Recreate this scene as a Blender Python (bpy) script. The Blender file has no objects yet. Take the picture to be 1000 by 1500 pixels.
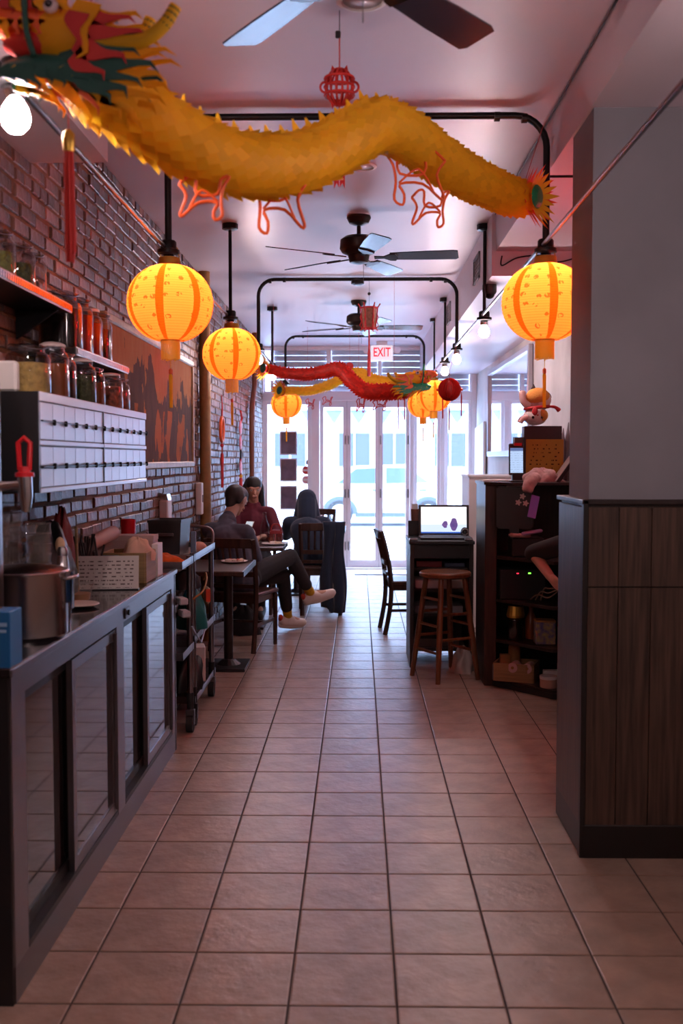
import bpy, bmesh, math, random
from mathutils import Vector, Matrix
from math import sin, cos, pi, radians as R
random.seed(7)
S = bpy.context.scene
COL = S.collection

# ------------------------------------------------------------------ camera
cam_d = bpy.data.cameras.new('camera'); cam = bpy.data.objects.new('camera', cam_d); COL.objects.link(cam)
cam_d.sensor_fit = 'VERTICAL'; cam_d.sensor_height = 36.0; cam_d.lens = 36.0
cam_d.clip_start = 0.05; cam_d.clip_end = 300
YAW = math.atan(25/1500); PIT = math.atan(79/1500.2)
cam.location = (0, 0, 1.53)
cam.rotation_euler = (pi/2 - PIT, 0, YAW)
cam_d.dof.use_dof = True; cam_d.dof.focus_distance = 6.3; cam_d.dof.aperture_fstop = 3.2
S.camera = cam
# ------------------------------------------------------------------ sky, exposure
SKY = 27.0
BULB = 330.0
w = bpy.data.worlds.new('world'); S.world = w; w.use_nodes = True
bg = w.node_tree.nodes['Background']; bg.inputs[0].default_value = (0.48, 0.66, 1.0, 1); bg.inputs[1].default_value = SKY
S.view_settings.view_transform = 'Standard'; S.view_settings.look = 'None'
S.view_settings.exposure = 0.15; S.view_settings.gamma = 1.0; S.view_settings.use_curve_mapping = False
S.cycles.use_denoising = True
S.cycles.max_bounces = 8; S.cycles.diffuse_bounces = 5; S.cycles.glossy_bounces = 4
S.cycles.transmission_bounces = 6; S.cycles.transparent_max_bounces = 40
S.cycles.caustics_reflective = False; S.cycles.caustics_refractive = False
S.cycles.sample_clamp_indirect = 6.0
# daylight enters by the shop front: this portal only guides sky sampling there
pl = bpy.data.lights.new('shopfront_portal', 'AREA'); pl.shape = 'RECTANGLE'; pl.size = 3.0; pl.size_y = 3.1
pl.cycles.is_portal = True
po = bpy.data.objects.new('shopfront_portal', pl); COL.objects.link(po)
po.location = (0.1, 14.32, 1.55); po.rotation_euler = (R(-90), 0, 0)

# ------------------------------------------------------------------ materials
MATS = {}
def mat(name, col, rough=.5, metal=0.0, var=0.0, vs=12.0, bump=0.0, bs=40.0, emit=None, es=0.0, ior=1.5,
        trans=0.0, island=0.0, coat=0.0, stretch=(1, 1, 1), col2=None, alpha=1.0, sheen=0.0):
    if name in MATS: return MATS[name]
    m = bpy.data.materials.new(name); m.use_nodes = True; MATS[name] = m
    nt = m.node_tree; N = nt.nodes; L = nt.links
    b = N['Principled BSDF']
    c4 = (*col, 1)
    b.inputs['Base Color'].default_value = c4; b.inputs['Roughness'].default_value = rough
    b.inputs['Metallic'].default_value = metal; b.inputs['IOR'].default_value = ior
    b.inputs['Transmission Weight'].default_value = trans; b.inputs['Coat Weight'].default_value = coat
    b.inputs['Alpha'].default_value = alpha; b.inputs['Sheen Weight'].default_value = sheen
    if emit: b.inputs['Emission Color'].default_value = (*emit, 1); b.inputs['Emission Strength'].default_value = es
    if var or bump or island:
        tc = N.new('ShaderNodeTexCoord'); mp = N.new('ShaderNodeMapping'); mp.inputs['Scale'].default_value = stretch
        L.new(tc.outputs['Object'], mp.inputs[0])
    if var or island:
        nz = N.new('ShaderNodeTexNoise'); nz.inputs['Scale'].default_value = vs; nz.inputs['Detail'].default_value = 6
        L.new(mp.outputs[0], nz.inputs['Vector'])
        mx = N.new('ShaderNodeMix'); mx.data_type = 'RGBA'
        d = tuple(max(0, x*(1-var)) for x in col); u = tuple(min(1, x*(1+var)) for x in col)
        if col2: d, u = col, col2
        mx.inputs['A'].default_value = (*d, 1); mx.inputs['B'].default_value = (*u, 1)
        mr = N.new('ShaderNodeMapRange'); mr.inputs['From Min'].default_value = .3; mr.inputs['From Max'].default_value = .7
        L.new(nz.outputs['Fac'], mr.inputs['Value']); L.new(mr.outputs[0], mx.inputs['Factor'])
        out = mx.outputs['Result']
        if island:
            g = N.new('ShaderNodeNewGeometry'); oi = N.new('ShaderNodeObjectInfo')
            ad = N.new('ShaderNodeMath'); ad.operation = 'ADD'
            L.new(g.outputs['Random Per Island'], ad.inputs[0]); L.new(oi.outputs['Random'], ad.inputs[1])
            fr = N.new('ShaderNodeMath'); fr.operation = 'FRACT'; L.new(ad.outputs[0], fr.inputs[0])
            r2 = N.new('ShaderNodeMapRange'); r2.inputs['To Min'].default_value = 1-island; r2.inputs['To Max'].default_value = 1+island
            L.new(fr.outputs[0], r2.inputs['Value'])
            hs = N.new('ShaderNodeHueSaturation'); L.new(r2.outputs[0], hs.inputs['Value']); L.new(out, hs.inputs['Color'])
            out = hs.outputs[0]
        L.new(out, b.inputs['Base Color'])
    if bump:
        n2 = N.new('ShaderNodeTexNoise'); n2.inputs['Scale'].default_value = bs; n2.inputs['Detail'].default_value = 5
        L.new(mp.outputs[0], n2.inputs['Vector'])
        bp = N.new('ShaderNodeBump'); bp.inputs['Strength'].default_value = bump; bp.inputs['Distance'].default_value = .01
        L.new(n2.outputs['Fac'], bp.inputs['Height']); L.new(bp.outputs[0], b.inputs['Normal'])
    return m
def emis(name, col, s):
    if name in MATS: return MATS[name]
    m = bpy.data.materials.new(name); m.use_nodes = True; MATS[name] = m
    nt = m.node_tree; nt.nodes.remove(nt.nodes['Principled BSDF'])
    e = nt.nodes.new('ShaderNodeEmission'); e.inputs[0].default_value = (*col, 1); e.inputs[1].default_value = s
    nt.links.new(e.outputs[0], nt.nodes['Material Output'].inputs[0]); return m
def pane_mat(name, tint, edge=.55, pw_=4.0, milk=0.0):
    m = bpy.data.materials.new(name); m.use_nodes = True; MATS[name] = m
    nt = m.node_tree; N = nt.nodes; L = nt.links; N.remove(N['Principled BSDF'])
    t = N.new('ShaderNodeBsdfTransparent'); t.inputs[0].default_value = (*tint, 1)
    g = N.new('ShaderNodeBsdfGlossy'); g.inputs['Roughness'].default_value = .02
    fr = N.new('ShaderNodeLayerWeight'); fr.inputs[0].default_value = .5
    pw = N.new('ShaderNodeMath'); pw.operation = 'POWER'; L.new(fr.outputs['Facing'], pw.inputs[0]); pw.inputs[1].default_value = pw_
    sc = N.new('ShaderNodeMath'); sc.operation = 'MULTIPLY_ADD'; L.new(pw.outputs[0], sc.inputs[0]); sc.inputs[1].default_value = edge; sc.inputs[2].default_value = .04
    mx = N.new('ShaderNodeMixShader'); L.new(sc.outputs[0], mx.inputs[0]); L.new(t.outputs[0], mx.inputs[1]); L.new(g.outputs[0], mx.inputs[2])
    if milk:
        df = N.new('ShaderNodeBsdfDiffuse'); df.inputs[0].default_value = (.8, .76, .72, 1); m2 = N.new('ShaderNodeMixShader'); m2.inputs[0].default_value = milk
        L.new(mx.outputs[0], m2.inputs[1]); L.new(df.outputs[0], m2.inputs[2]); mx = m2
    L.new(mx.outputs[0], N['Material Output'].inputs[0]); return m
class NT:
    """tiny expression helper for math nodes"""
    def __init__(s, m): s.nt = m.node_tree; s.N = s.nt.nodes; s.L = s.nt.links
    def op(s, o, a, b=None, c=None):
        n = s.N.new('ShaderNodeMath'); n.operation = o
        for i, v in enumerate((a, b, c)):
            if v is None: continue
            if isinstance(v, (int, float)): n.inputs[i].default_value = v
            else: s.L.new(v, n.inputs[i])
        return n.outputs[0]
    def mix(s, f, a, b):
        n = s.N.new('ShaderNodeMix'); n.data_type = 'RGBA'
        for k, v in (('Factor', f), ('A', a), ('B', b)):
            if isinstance(v, (int, float)): n.inputs[k].default_value = v
            elif isinstance(v, tuple): n.inputs[k].default_value = (*v, 1)
            else: s.L.new(v, n.inputs[k])
        return n.outputs['Result']
    def xyz(s, out='Generated'):
        t = s.N.new('ShaderNodeTexCoord'); p = s.N.new('ShaderNodeSeparateXYZ'); s.L.new(t.outputs[out], p.inputs[0]); s.vec = t.outputs[out]
        return p.outputs
    def noise(s, vec, scale, detail=4):
        n = s.N.new('ShaderNodeTexNoise'); n.inputs['Scale'].default_value = scale; n.inputs['Detail'].default_value = detail
        if vec is not None: s.L.new(vec, n.inputs['Vector'])
        return n.outputs['Fac']
    def comb(s, x, y, z):
        n = s.N.new('ShaderNodeCombineXYZ')
        for i, v in enumerate((x, y, z)):
            if isinstance(v, (int, float)): n.inputs[i].default_value = v
            else: s.L.new(v, n.inputs[i])
        return n.outputs[0]

black = mat('black_metal', (.012, .011, .012), .35, .6)
blackp = mat('black_plastic', (.012, .012, .014), .4)
steel = mat('stainless_steel', (.27, .25, .265), .30, 1.0, bump=.05, bs=30, stretch=(1, 30, 30))
steel2 = mat('brushed_steel_dark', (.20, .18, .185), .33, 1.0)
chrome = mat('chrome', (.75, .74, .75), .12, 1.0)
counter = mat('black_counter_top', (.010, .008, .010), .10, 0, ior=1.6)
rubber = mat('black_rubber', (.01, .01, .011), .7)
dwood = mat('dark_brown_wood', (.045, .018, .012), .35, var=.4, vs=6, stretch=(8, 8, 1))
dwood2 = mat('black_brown_wood', (.02, .011, .010), .4, var=.4, vs=6, stretch=(8, 8, 1))
stoolw = mat('reddish_brown_wood', (.16, .055, .02), .3, var=.35, vs=6, stretch=(6, 6, 1), coat=.3)
white = mat('white_paint', (.78, .77, .78), .5)
paper = mat('white_paper', (.75, .72, .70), .7)
red = mat('red_paper', (.55, .02, .015), .5)
redcord = mat('red_cord', (.50, .015, .02), .6)
orange = mat('orange_card', (.85, .11, .01), .45)
yellow = mat('yellow_paper', (1.0, .58, .02), .6)
gold = mat('gold_foil', (.55, .33, .06), .3, .8)
green = mat('dark_green_card', (.004, .075, .055), .5)
green2 = mat('emerald_card', (.0, .22, .10), .45)
glass = pane_mat('clear_glass', (.93, .95, .96))
jarglass = pane_mat('jar_glass', (.88, .88, .88), .9, 2.2)
skin = mat('skin', (.50, .27, .19), .5)

# ------------------------------------------------------------------ geometry helper
class G:
    def __init__(s): s.v = []; s.f = []
    def quad(s, a, b, c, d):
        n = len(s.v); s.v += [a, b, c, d]; s.f.append((n, n+1, n+2, n+3)); return s
    def poly(s, pts):
        n = len(s.v); s.v += list(pts); s.f.append(tuple(range(n, n+len(pts)))); return s
    def box(s, x0, x1, y0, y1, z0, z1, M=None):
        n = len(s.v)
        p = [(x, y, z) for x in (x0, x1) for y in (y0, y1) for z in (z0, z1)]
        if M is not None: p = [tuple(M @ Vector(q)) for q in p]
        s.v += p
        s.f += [tuple(n+i for i in q) for q in ((0, 1, 3, 2), (4, 6, 7, 5), (0, 4, 5, 1), (2, 3, 7, 6), (0, 2, 6, 4), (1, 5, 7, 3))]
        return s
    def tube(s, pts, r, n=8, closed=False, caps=True, flat=1.0):
        pts = [Vector(p) for p in pts]; k = len(pts)
        rr = r if isinstance(r, (list, tuple)) else [r]*k
        T = []
        for i in range(k):
            a = pts[(i-1) % k] if (closed or i) else pts[0]; b = pts[(i+1) % k] if (closed or i < k-1) else pts[-1]
            t = (b-a); T.append(t.normalized() if t.length > 1e-9 else Vector((0, 0, 1)))
        up = Vector((0, 0, 1)) if abs(T[0].z) < .9 else Vector((1, 0, 0))
        nrm = T[0].cross(up).normalized(); base = len(s.v)
        for i in range(k):
            if i:
                nrm = nrm - T[i]*nrm.dot(T[i])
                nrm = nrm.normalized() if nrm.length > 1e-6 else T[i].orthogonal().normalized()
            bn = T[i].cross(nrm)
            for j in range(n):
                a = 2*pi*j/n
                s.v.append(tuple(pts[i] + (nrm*cos(a) + bn*sin(a)*flat)*rr[i]))
        for i in range(k if closed else k-1):
            i2 = (i+1) % k
            for j in range(n):
                j2 = (j+1) % n
                s.f.append((base+i*n+j, base+i*n+j2, base+i2*n+j2, base+i2*n+j))
        if caps and not closed:
            s.f.append(tuple(base+j for j in range(n))[::-1]); s.f.append(tuple(base+(k-1)*n+j for j in range(n)))
        return s
    def cyl(s, p0, p1, r0, r1=None, n=12): return s.tube([p0, p1], [r0, r0 if r1 is None else r1], n)
    def lathe(s, prof, n=20, c=(0, 0, 0), sx=1.0, sy=1.0, wob=None):
        b = len(s.v)
        for r, z in prof:
            for j in range(n):
                a = 2*pi*j/n; q = r*(wob(a, z) if wob else 1)
                s.v.append((c[0]+q*cos(a)*sx, c[1]+q*sin(a)*sy, c[2]+z))
        for i in range(len(prof)-1):
            for j in range(n):
                j2 = (j+1) % n; s.f.append((b+i*n+j, b+i*n+j2, b+(i+1)*n+j2, b+(i+1)*n+j))
        if prof[0][0] > 1e-4: s.f.append(tuple(b+j for j in range(n))[::-1])
        if prof[-1][0] > 1e-4: s.f.append(tuple(b+(len(prof)-1)*n+j for j in range(n)))
        return s
    def ball(s, c, r, n=14, m=8):
        rx, ry, rz = r if isinstance(r, (tuple, list)) else (r, r, r)
        prof = [(max(1e-5, sin(pi*i/m)), -cos(pi*i/m)) for i in range(m+1)]
        b = len(s.v)
        for q, z in prof:
            for j in range(n): s.v.append((c[0]+rx*q*cos(2*pi*j/n), c[1]+ry*q*sin(2*pi*j/n), c[2]+rz*z))
        for i in range(m):
            for j in range(n):
                j2 = (j+1) % n; s.f.append((b+i*n+j, b+i*n+j2, b+(i+1)*n+j2, b+(i+1)*n+j))
        return s
    def prism(s, poly, d0, d1, M=None, axis='y'):
        n = len(poly); b = len(s.v)
        mk = (lambda p, d: (p[0], d, p[1])) if axis == 'y' else ((lambda p, d: (d, p[0], p[1])) if axis == 'x' else (lambda p, d: (p[0], p[1], d)))
        pts = [mk(p, d0) for p in poly] + [mk(p, d1) for p in poly]
        if M is not None: pts = [tuple(M @ Vector(q)) for q in pts]
        s.v += pts
        s.f.append(tuple(b+i for i in range(n))); s.f.append(tuple(b+n+i for i in range(n))[::-1])
        for i in range(n): s.f.append((b+i, b+n+i, b+n+(i+1) % n, b+(i+1) % n))
        return s
    def mesh(s, name, smooth=False, bevel=0.0, seg=1, fixn=True):
        me = bpy.data.meshes.new(name); me.from_pydata(s.v, [], s.f)
        bm = bmesh.new(); bm.from_mesh(me)
        if fixn:
            bmesh.ops.remove_doubles(bm, verts=bm.verts, dist=1e-6)
            bmesh.ops.recalc_face_normals(bm, faces=bm.faces)
        if bevel:
            ed = [e for e in bm.edges if len(e.link_faces) == 2 and e.calc_face_angle(0) > .5]
            bmesh.ops.bevel(bm, geom=ed, offset=bevel, segments=seg, affect='EDGES', clamp_overlap=True)
        bm.to_mesh(me); bm.free()
        if smooth:
            for p in me.polygons: p.use_smooth = True
            if smooth == 'auto':
                try: me.set_sharp_from_angle(angle=R(38))
                except Exception: pass
        return me
def ob(name, g, m, parent=None, smooth=False, bevel=0.0, loc=None, rot=None, seg=1, fixn=True):
    me = g if isinstance(g, bpy.types.Mesh) else g.mesh(name, smooth, bevel, seg, fixn)
    o = bpy.data.objects.new(name, me); COL.objects.link(o)
    if m is not None:
        me.materials.clear()
        for q in (m if isinstance(m, (list, tuple)) else [m]): me.materials.append(q)
    if parent is not None: o.parent = parent
    if loc is not None: o.location = loc
    if rot is not None: o.rotation_euler = rot
    return o
def tag(o, label, cat, group=None):
    o['label'] = label; o['category'] = cat
    if group: o['group'] = group
    return o
def thing(name, label, cat, loc=(0, 0, 0), rotz=0.0, group=None):
    o = bpy.data.objects.new(name, None); COL.objects.link(o); o.empty_display_size = .1
    o.location = loc; o.rotation_euler = (0, 0, rotz); return tag(o, label, cat, group)
def struct(name, g, m, parent=None, **k):
    o = ob(name, g, m, parent, **k)
    if parent is None: o['kind'] = 'structure'
    return o
def dup(root, label, loc=None, rotz=None, group=None, scale=None):
    r = root.copy(); COL.objects.link(r); r['label'] = label
    if loc is not None: r.location = loc
    if rotz is not None: r.rotation_euler = (0, 0, rotz)
    if scale is not None: r.scale = (scale,)*3
    if group: r['group'] = group
    def rec(a, b):
        for ch in list(a.children):
            c = ch.copy(); COL.objects.link(c); c.parent = b; rec(ch, c)
    rec(root, r); return r
def spline(pts, n=8):
    P = [Vector(p) for p in pts]; out = []
    for i in range(len(P)-1):
        a = P[max(0, i-1)]; b = P[i]; c = P[i+1]; d = P[min(len(P)-1, i+2)]
        for k in range(n):
            t = k/n
            out.append(.5*((2*b)+(c-a)*t+(2*a-5*b+4*c-d)*t*t+(3*b-a-3*c+d)*t**3))
    out.append(P[-1]); return out
def text_mesh(s, size, ext=.002):
    cu = bpy.data.curves.new('text', 'FONT'); cu.body = s; cu.size = size; cu.extrude = ext; cu.offset = size*.02; cu.align_x = 'CENTER'; cu.align_y = 'CENTER'
    o = bpy.data.objects.new('text_tmp', cu); COL.objects.link(o)
    dg = bpy.context.evaluated_depsgraph_get(); me = bpy.data.meshes.new_from_object(o.evaluated_get(dg))
    bpy.data.objects.remove(o); return me

# ================================================================== SETTING
CZ = 3.065; WX = -1.33; RX = 1.62; FY = 14.2; BY = -3.0
# ---- floor with tiles
T = .305
grout = mat('grout', (.06, .045, .04), .9)
tile_m = mat('beige_floor_tile', (.335, .232, .180), .36, var=.22, vs=7, bump=.4, bs=22, island=.08)
floor = struct('floor', G().box(WX-.05, RX+.05, BY, FY+.1, -.12, -.004), grout)
tg = T*.5 - .0035
def tile_geo(x, y, g=None):
    g = g or G(); n = len(g.v); b = .004
    for dz, q in ((-.006, tg), (-.0012, tg), (0, tg-b)):
        g.v += [(x-q, y-q, dz), (x+q, y-q, dz), (x+q, y+q, dz), (x-q, y+q, dz)]
    for k in (0, 4):
        for j in range(4): g.f.append((n+k+j, n+k+(j+1) % 4, n+k+4+(j+1) % 4, n+k+4+j))
    g.f.append((n+8, n+9, n+10, n+11)); return g
tile_me = tile_geo(0, 0).mesh('floor_tile', fixn=False); tile_me.materials.append(tile_m)
far = G()
ix = [i for i in range(-4, 6)]
for j in range(-19, 38):
    for i in ix:
        x = -.196 + T*(i+.5); y = 2.787 + T*(j+.5)
        if x-T/2 > RX or x+T/2 < WX or y > FY: continue
        vis = 2.4 < y < 8.6 and not (x < -1.0 and y < 5.2) and not (x > 1.0 and 3.95 < y < 4.3)
        if vis:
            o = bpy.data.objects.new('floor_tile', tile_me); COL.objects.link(o); o.parent = floor; o.location = (x, y, 0)
            o.rotation_euler = (0, 0, random.choice((0, pi/2, pi, -pi/2)))
        else: tile_geo(x, y, far)
o = ob('floor_tiles', far, tile_m, floor, fixn=False); o['kind'] = 'stuff'

# ---- ceiling and soffits
ceil_m = mat('ceiling_paint', (.66, .57, .63), .40, var=.04, vs=1.5, bump=.25, bs=1.6)
plaster = mat('grey_plaster', (.22, .22, .25), .8, var=.08, vs=3, bump=.15, bs=14)
concrete = mat('pale_concrete', (.50, .48, .47), .7, var=.16, vs=2.2, bump=.1, bs=10)
struct('ceiling', G().box(WX-.1, RX+.1, BY, FY+.15, CZ, CZ+.1), ceil_m)
struct('ceiling_soffit_left', G().box(WX-.02, -1.017, BY, 4.205, 2.727, CZ+.01), ceil_m)
struct('ceiling_soffit_right', G().box(.865, RX+.02, BY, 6.56, 2.835, CZ+.01), ceil_m)
struct('ceiling_soffit_far', G().box(.84, RX+.02, 6.56, FY, 2.68, CZ+.01), ceil_m)
# ---- right wall, back wall, pillar
struct('wall_right', G().box(RX, RX+.1, BY, FY+.1, -.1, CZ+.02), concrete)
struct('wall_back', G().box(WX-.1, RX+.1, BY-.1, BY, -.1, CZ+.02), plaster)
pil = struct('wall_pillar', G().box(.875, RX+.02, 3.905, 4.27, 0, 2.84), plaster)
# wainscot around the pillar
oak = mat('dark_oak_laminate', (.068, .038, .026), .42, var=.55, vs=5, stretch=(14, 14, .7), bump=.12, bs=9)
oakd = mat('black_oak_edge', (.012, .008, .007), .4)
wn = struct('wall_wainscot', G().box(.862, RX, 3.880, 4.36, .12, 1.355), oakd)
px = [.865, .982, 1.105, 1.265, 1.42, 1.615]
for a, b in zip(px[:-1], px[1:]):
    for z0, z1 in ((.125, 1.04), (1.044, 1.345)):
        ob('plank', G().box(a+.0012, b-.0012, 3.868, 3.882, z0, z1), oak, wn, bevel=.002)
ob('plank', G().box(.848, .864, 3.90, 4.345, .125, 1.345), oak, wn, bevel=.002)
ob('corner_trim', G().box(.846, .866, 3.862, 3.898, 0, 1.372), oakd, wn, bevel=.002)
ob('cap', G().box(.842, RX, 3.862, 4.37, 1.355, 1.374), dwood2, wn, bevel=.003)
ob('baseboard', G().box(.852, RX, 3.860, 4.365, 0, .128), oakd, wn, bevel=.003)
# ---- brick wall
mortar = mat('mortar', (.19, .088, .045), .85, var=.3, vs=8, bump=.5, bs=60)
brick_m = mat('old_red_brick', (.125, .055, .040), .42, var=.55, vs=9, bump=.8, bs=30, island=.5)
lw = struct('wall_left', G().box(WX-.12, WX-.004, BY, FY+.1, -.1, CZ+.02), mortar)
def brick_geo(L, g=None, y=0, z=0, dx=0):
    g = g or G(); n = len(g.v); h = .026; c = .004
    for x, q, k in ((WX-.01, 0, 0), (WX+.001+dx, 0, 0), (WX+.005+dx, c, c)):
        g.v += [(x, y-L+q, z-h+k), (x, y+L-q, z-h+k), (x, y+L-q, z+h-k), (x, y-L+q, z+h-k)]
    for k in (0, 4):
        for j in range(4): g.f.append((n+k+j, n+k+(j+1) % 4, n+k+4+(j+1) % 4, n+k+4+j))
    g.f.append((n+8, n+9, n+10, n+11)); return g
b_s = brick_geo(.0945).mesh('brick', fixn=False); b_h = brick_geo(.0455).mesh('brick_header', fixn=False)
for q in (b_s, b_h): q.materials.append(brick_m)
cand = []; course = .0665
for k in range(46):
    z = .04 + course*k
    if z > CZ-.02: break
    hd = (k % 6 == 3); L = .05 if hd else .101; y = BY + (0.1 if k % 2 else 0.0) + random.uniform(-.02, .02)
    while y < FY:
        cand.append((y, z, hd)); y += 2*L + (random.uniform(-.004, .004))
def covered(y, z):
    if 3.2 < y < 5.0 and 1.42 < z < 1.74: return True
    if 5.3 < y < 7.9 and 1.5 < z < 2.25: return True
    if y < 4.2 and z > 2.72: return True
    if y < 5.6 and z < 1.0: return True
    return y < 3.75 or z < .85
vis = sorted([c for c in cand if not covered(c[0], c[1])])[:300]
vs_ = set(vis); fb = G()
for c in cand:
    if c in vs_:
        o = bpy.data.objects.new('brick', b_h if c[2] else b_s); COL.objects.link(o); o.parent = lw
        o.location = (random.uniform(-.005, .005), c[0]+random.uniform(-.004, .004), c[1]+random.uniform(-.003, .003)); o.rotation_euler = (random.uniform(-.012, .012), 0, 0)
        o.scale = (1, random.uniform(.9, 1.0), random.uniform(.9, 1.03))
    else: brick_geo(.0450 if c[2] else .0945, fb, c[0]+random.uniform(-.004, .004), c[1]+random.uniform(-.003, .003), random.uniform(-.005, .005))
o = ob('bricks', fb, brick_m, lw, fixn=False); o['kind'] = 'stuff'

# ---- shop front
alu = mat('white_aluminium', (.84, .80, .84), .5)
struct('wall_front', G().box(WX-.1, -1.315, FY-.02, FY+.12, 0, CZ), alu)
struct('wall_front_right', G().box(1.555, RX+.1, FY-.02, FY+.12, 0, CZ), alu)
struct('trim_1', G().box(-1.32, 1.56, FY-.03, FY+.1, 3.03, CZ), alu, bevel=.004)
struct('trim_2', G().box(-1.32, 1.56, FY-.04, FY+.1, 2.32, 2.435), alu, bevel=.004)
for i, (a, b) in enumerate(((-.655, -.54), (.706, .765), (1.125, 1.19))):
    struct('trim_%d' % (i+3), G().box(a, b, FY-.035, FY+.09, 0, 2.33), alu, bevel=.004)
struct('trim_6', G().box(-.56, 1.56, FY-.12, FY+.3, -.02, .012), alu, bevel=.003)
def leaf(name, x0, x1, z0, z1, fw=.052, door=False, y=FY):
    f = struct(name, G().box(x0, x0+fw, y, y+.05, z0, z1).box(x1-fw, x1, y, y+.05, z0, z1).box(x0+fw, x1-fw, y+.002, y+.048, z1-(.09 if door else fw), z1).box(x0+fw, x1-fw, y+.002, y+.048, z0, z0+(.10 if door else fw)), alu)
    ob('pane', G().box(x0+fw-.01, x1-fw+.01, y+.022, y+.028, z0+fw-.01, z1-fw+.01), glass, f)
    return f
d1 = leaf('door_1', -.537, -.163, .012, 2.32, door=True)
d2 = leaf('door_2', -.160, .2805, .012, 2.32, door=True)
d3 = leaf('door_3', .2835, .703, .012, 2.32, door=True)
for d, x in ((d1, -.185), (d2, -.138), (d3, .305), (d3, .683)):
    ob('handle', G().box(x-.010, x+.010, FY-.022, FY, .98, 1.10), steel2, d, bevel=.003)
    ob('hinge', G().cyl((x, FY-.008, 1.72), (x, FY-.008, 1.84), .008), steel2, d)
    ob('hinge', G().cyl((x, FY-.008, .25), (x, FY-.008, .37), .008), steel2, d)
for d, x in ((d1, -.1615), (d2, .282)): ob('gasket', G().box(x-.006, x+.006, FY+.012, FY+.05, .012, 2.32), blackp, d)
leaf('window_1', -1.312, -.657, .012, 2.32, .05)
leaf('window_2', .767, 1.123, .012, 2.32, .04)
leaf('window_3', 1.192, 1.552, .012, 2.32, .04)
# transom with louvres behind glass
slat_m = mat('grey_louvre_slat', (.62, .64, .72), .5)
tr = [(-1.31, -1.20), (-1.195, -.425), (-.395, .28), (.30, .93), (.96, 1.55)]
for i, (a, b) in enumerate(tr):
    f = leaf('window_%d' % (i+4), a, b, 2.435, 3.03, .018)
    if i == 0: continue
    for k in range(7):
        z = 2.455 + k*.083
        ob('slat', G().box(a+.02, b-.02, FY+.075, FY+.081, z, z+.079), slat_m, f)
for i, (a, b) in enumerate(((-1.20, -1.195), (-.427, -.393), (.278, .302), (.928, .962))):
    struct('trim_%d' % (i+7), G().box(a-.004, b+.004, FY-.03, FY+.1, 2.435, 3.03), alu)
# street beyond
asph = mat('pale_street', (.34, .34, .36), .8); conc = mat('pavement', (.75, .75, .76), .8)
fac = mat('pale_facade', (.36, .37, .40), .8); facw = mat('facade_window', (.035, .042, .07), .6)
struct('ground_pavement', G().box(-14, 14, FY+.12, 19.0, -.2, -.02), conc)
struct('ground_street', G().box(-30, 30, 19.0, 40.0, -.3, -.15), asph)
bd = thing('building', 'pale building across the street seen through the glass doors', 'building', (0, 36, -.15))
ob('wall', G().box(-26, 26, 0, 3, 0, 9), fac, bd)
for x in (-7.6, -4.6, -2.4, -.15, 1.25, 3.2, 4.6, 7.4):
    wd = ob('window', G().box(x-.55, x+.55, -.06, .02, 1.4, 2.55), facw, bd)
    ob('window_frame', G().box(x-.60, x-.54, -.09, .02, 1.35, 2.6).box(x+.54, x+.60, -.09, .02, 1.35, 2.6).box(x-.03, x+.03, -.09, .02, 1.35, 2.6), fac, wd)
for x in range(-8, 9):
    ob('pennant', G().prism([(x*.85-.32, 3.35), (x*.85+.32, 3.35), (x*.85, 2.85)], -.5, -.47), mat('pale_blue_cloth', (.07, .09, .15), .8), bd)
ob('awning_bar', G().box(-8, 8, -.55, -.45, 3.33, 3.45), fac, bd)
# parked car
carp = mat('white_car_paint', (.50, .50, .53), .3, coat=.5); carg = mat('car_window', (.05, .07, .10), .1)
cartrim = mat('dark_car_trim', (.03, .04, .06), .5)
cr = thing('car', 'white car parked at the kerb outside the glass doors', 'car', (.62, 25, -.15))
prof = [(-2.05, .30), (-2.1, .75), (-1.95, .98), (-1.35, 1.05), (-.75, 1.48), (.65, 1.52), (1.35, 1.08), (2.0, .95), (2.1, .62), (2.05, .28)]
ob('body', G().prism(prof, 0, 1.7), carp, cr, bevel=.06, seg=2)
ob('side_window', G().prism([(-1.15, 1.06), (-.68, 1.42), (-.02, 1.45), (-.02, 1.06)], -.012, .02), carg, cr)
ob('side_window', G().prism([(.05, 1.06), (.05, 1.45), (.6, 1.44), (1.1, 1.08)], -.012, .02), carg, cr)
ob('sill', G().box(-.7, .7, -.015, .03, .24, .34), cartrim, cr)
for x in (-.2, .95): ob('door_handle', G().box(x-.09, x+.09, -.03, 0, .88, .92), cartrim, cr, bevel=.008)
for x in (-1.08, 1.08):
    ob('wheel_arch', G().prism([(x+.44*cos(a), .33+.42*sin(a)) for a in [pi*k/12 for k in range(13)]], -.01, .05), cartrim, cr)
    wl = ob('wheel', G().prism([(x+.32*cos(2*pi*k/24), .33+.32*sin(2*pi*k/24)) for k in range(24)], -.03, .15), rubber, cr)
    ob('rim', G().prism([(x+.22*cos(2*pi*k/24), .33+.22*sin(2*pi*k/24)) for k in range(24)], -.045, -.02), carp, wl)

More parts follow.
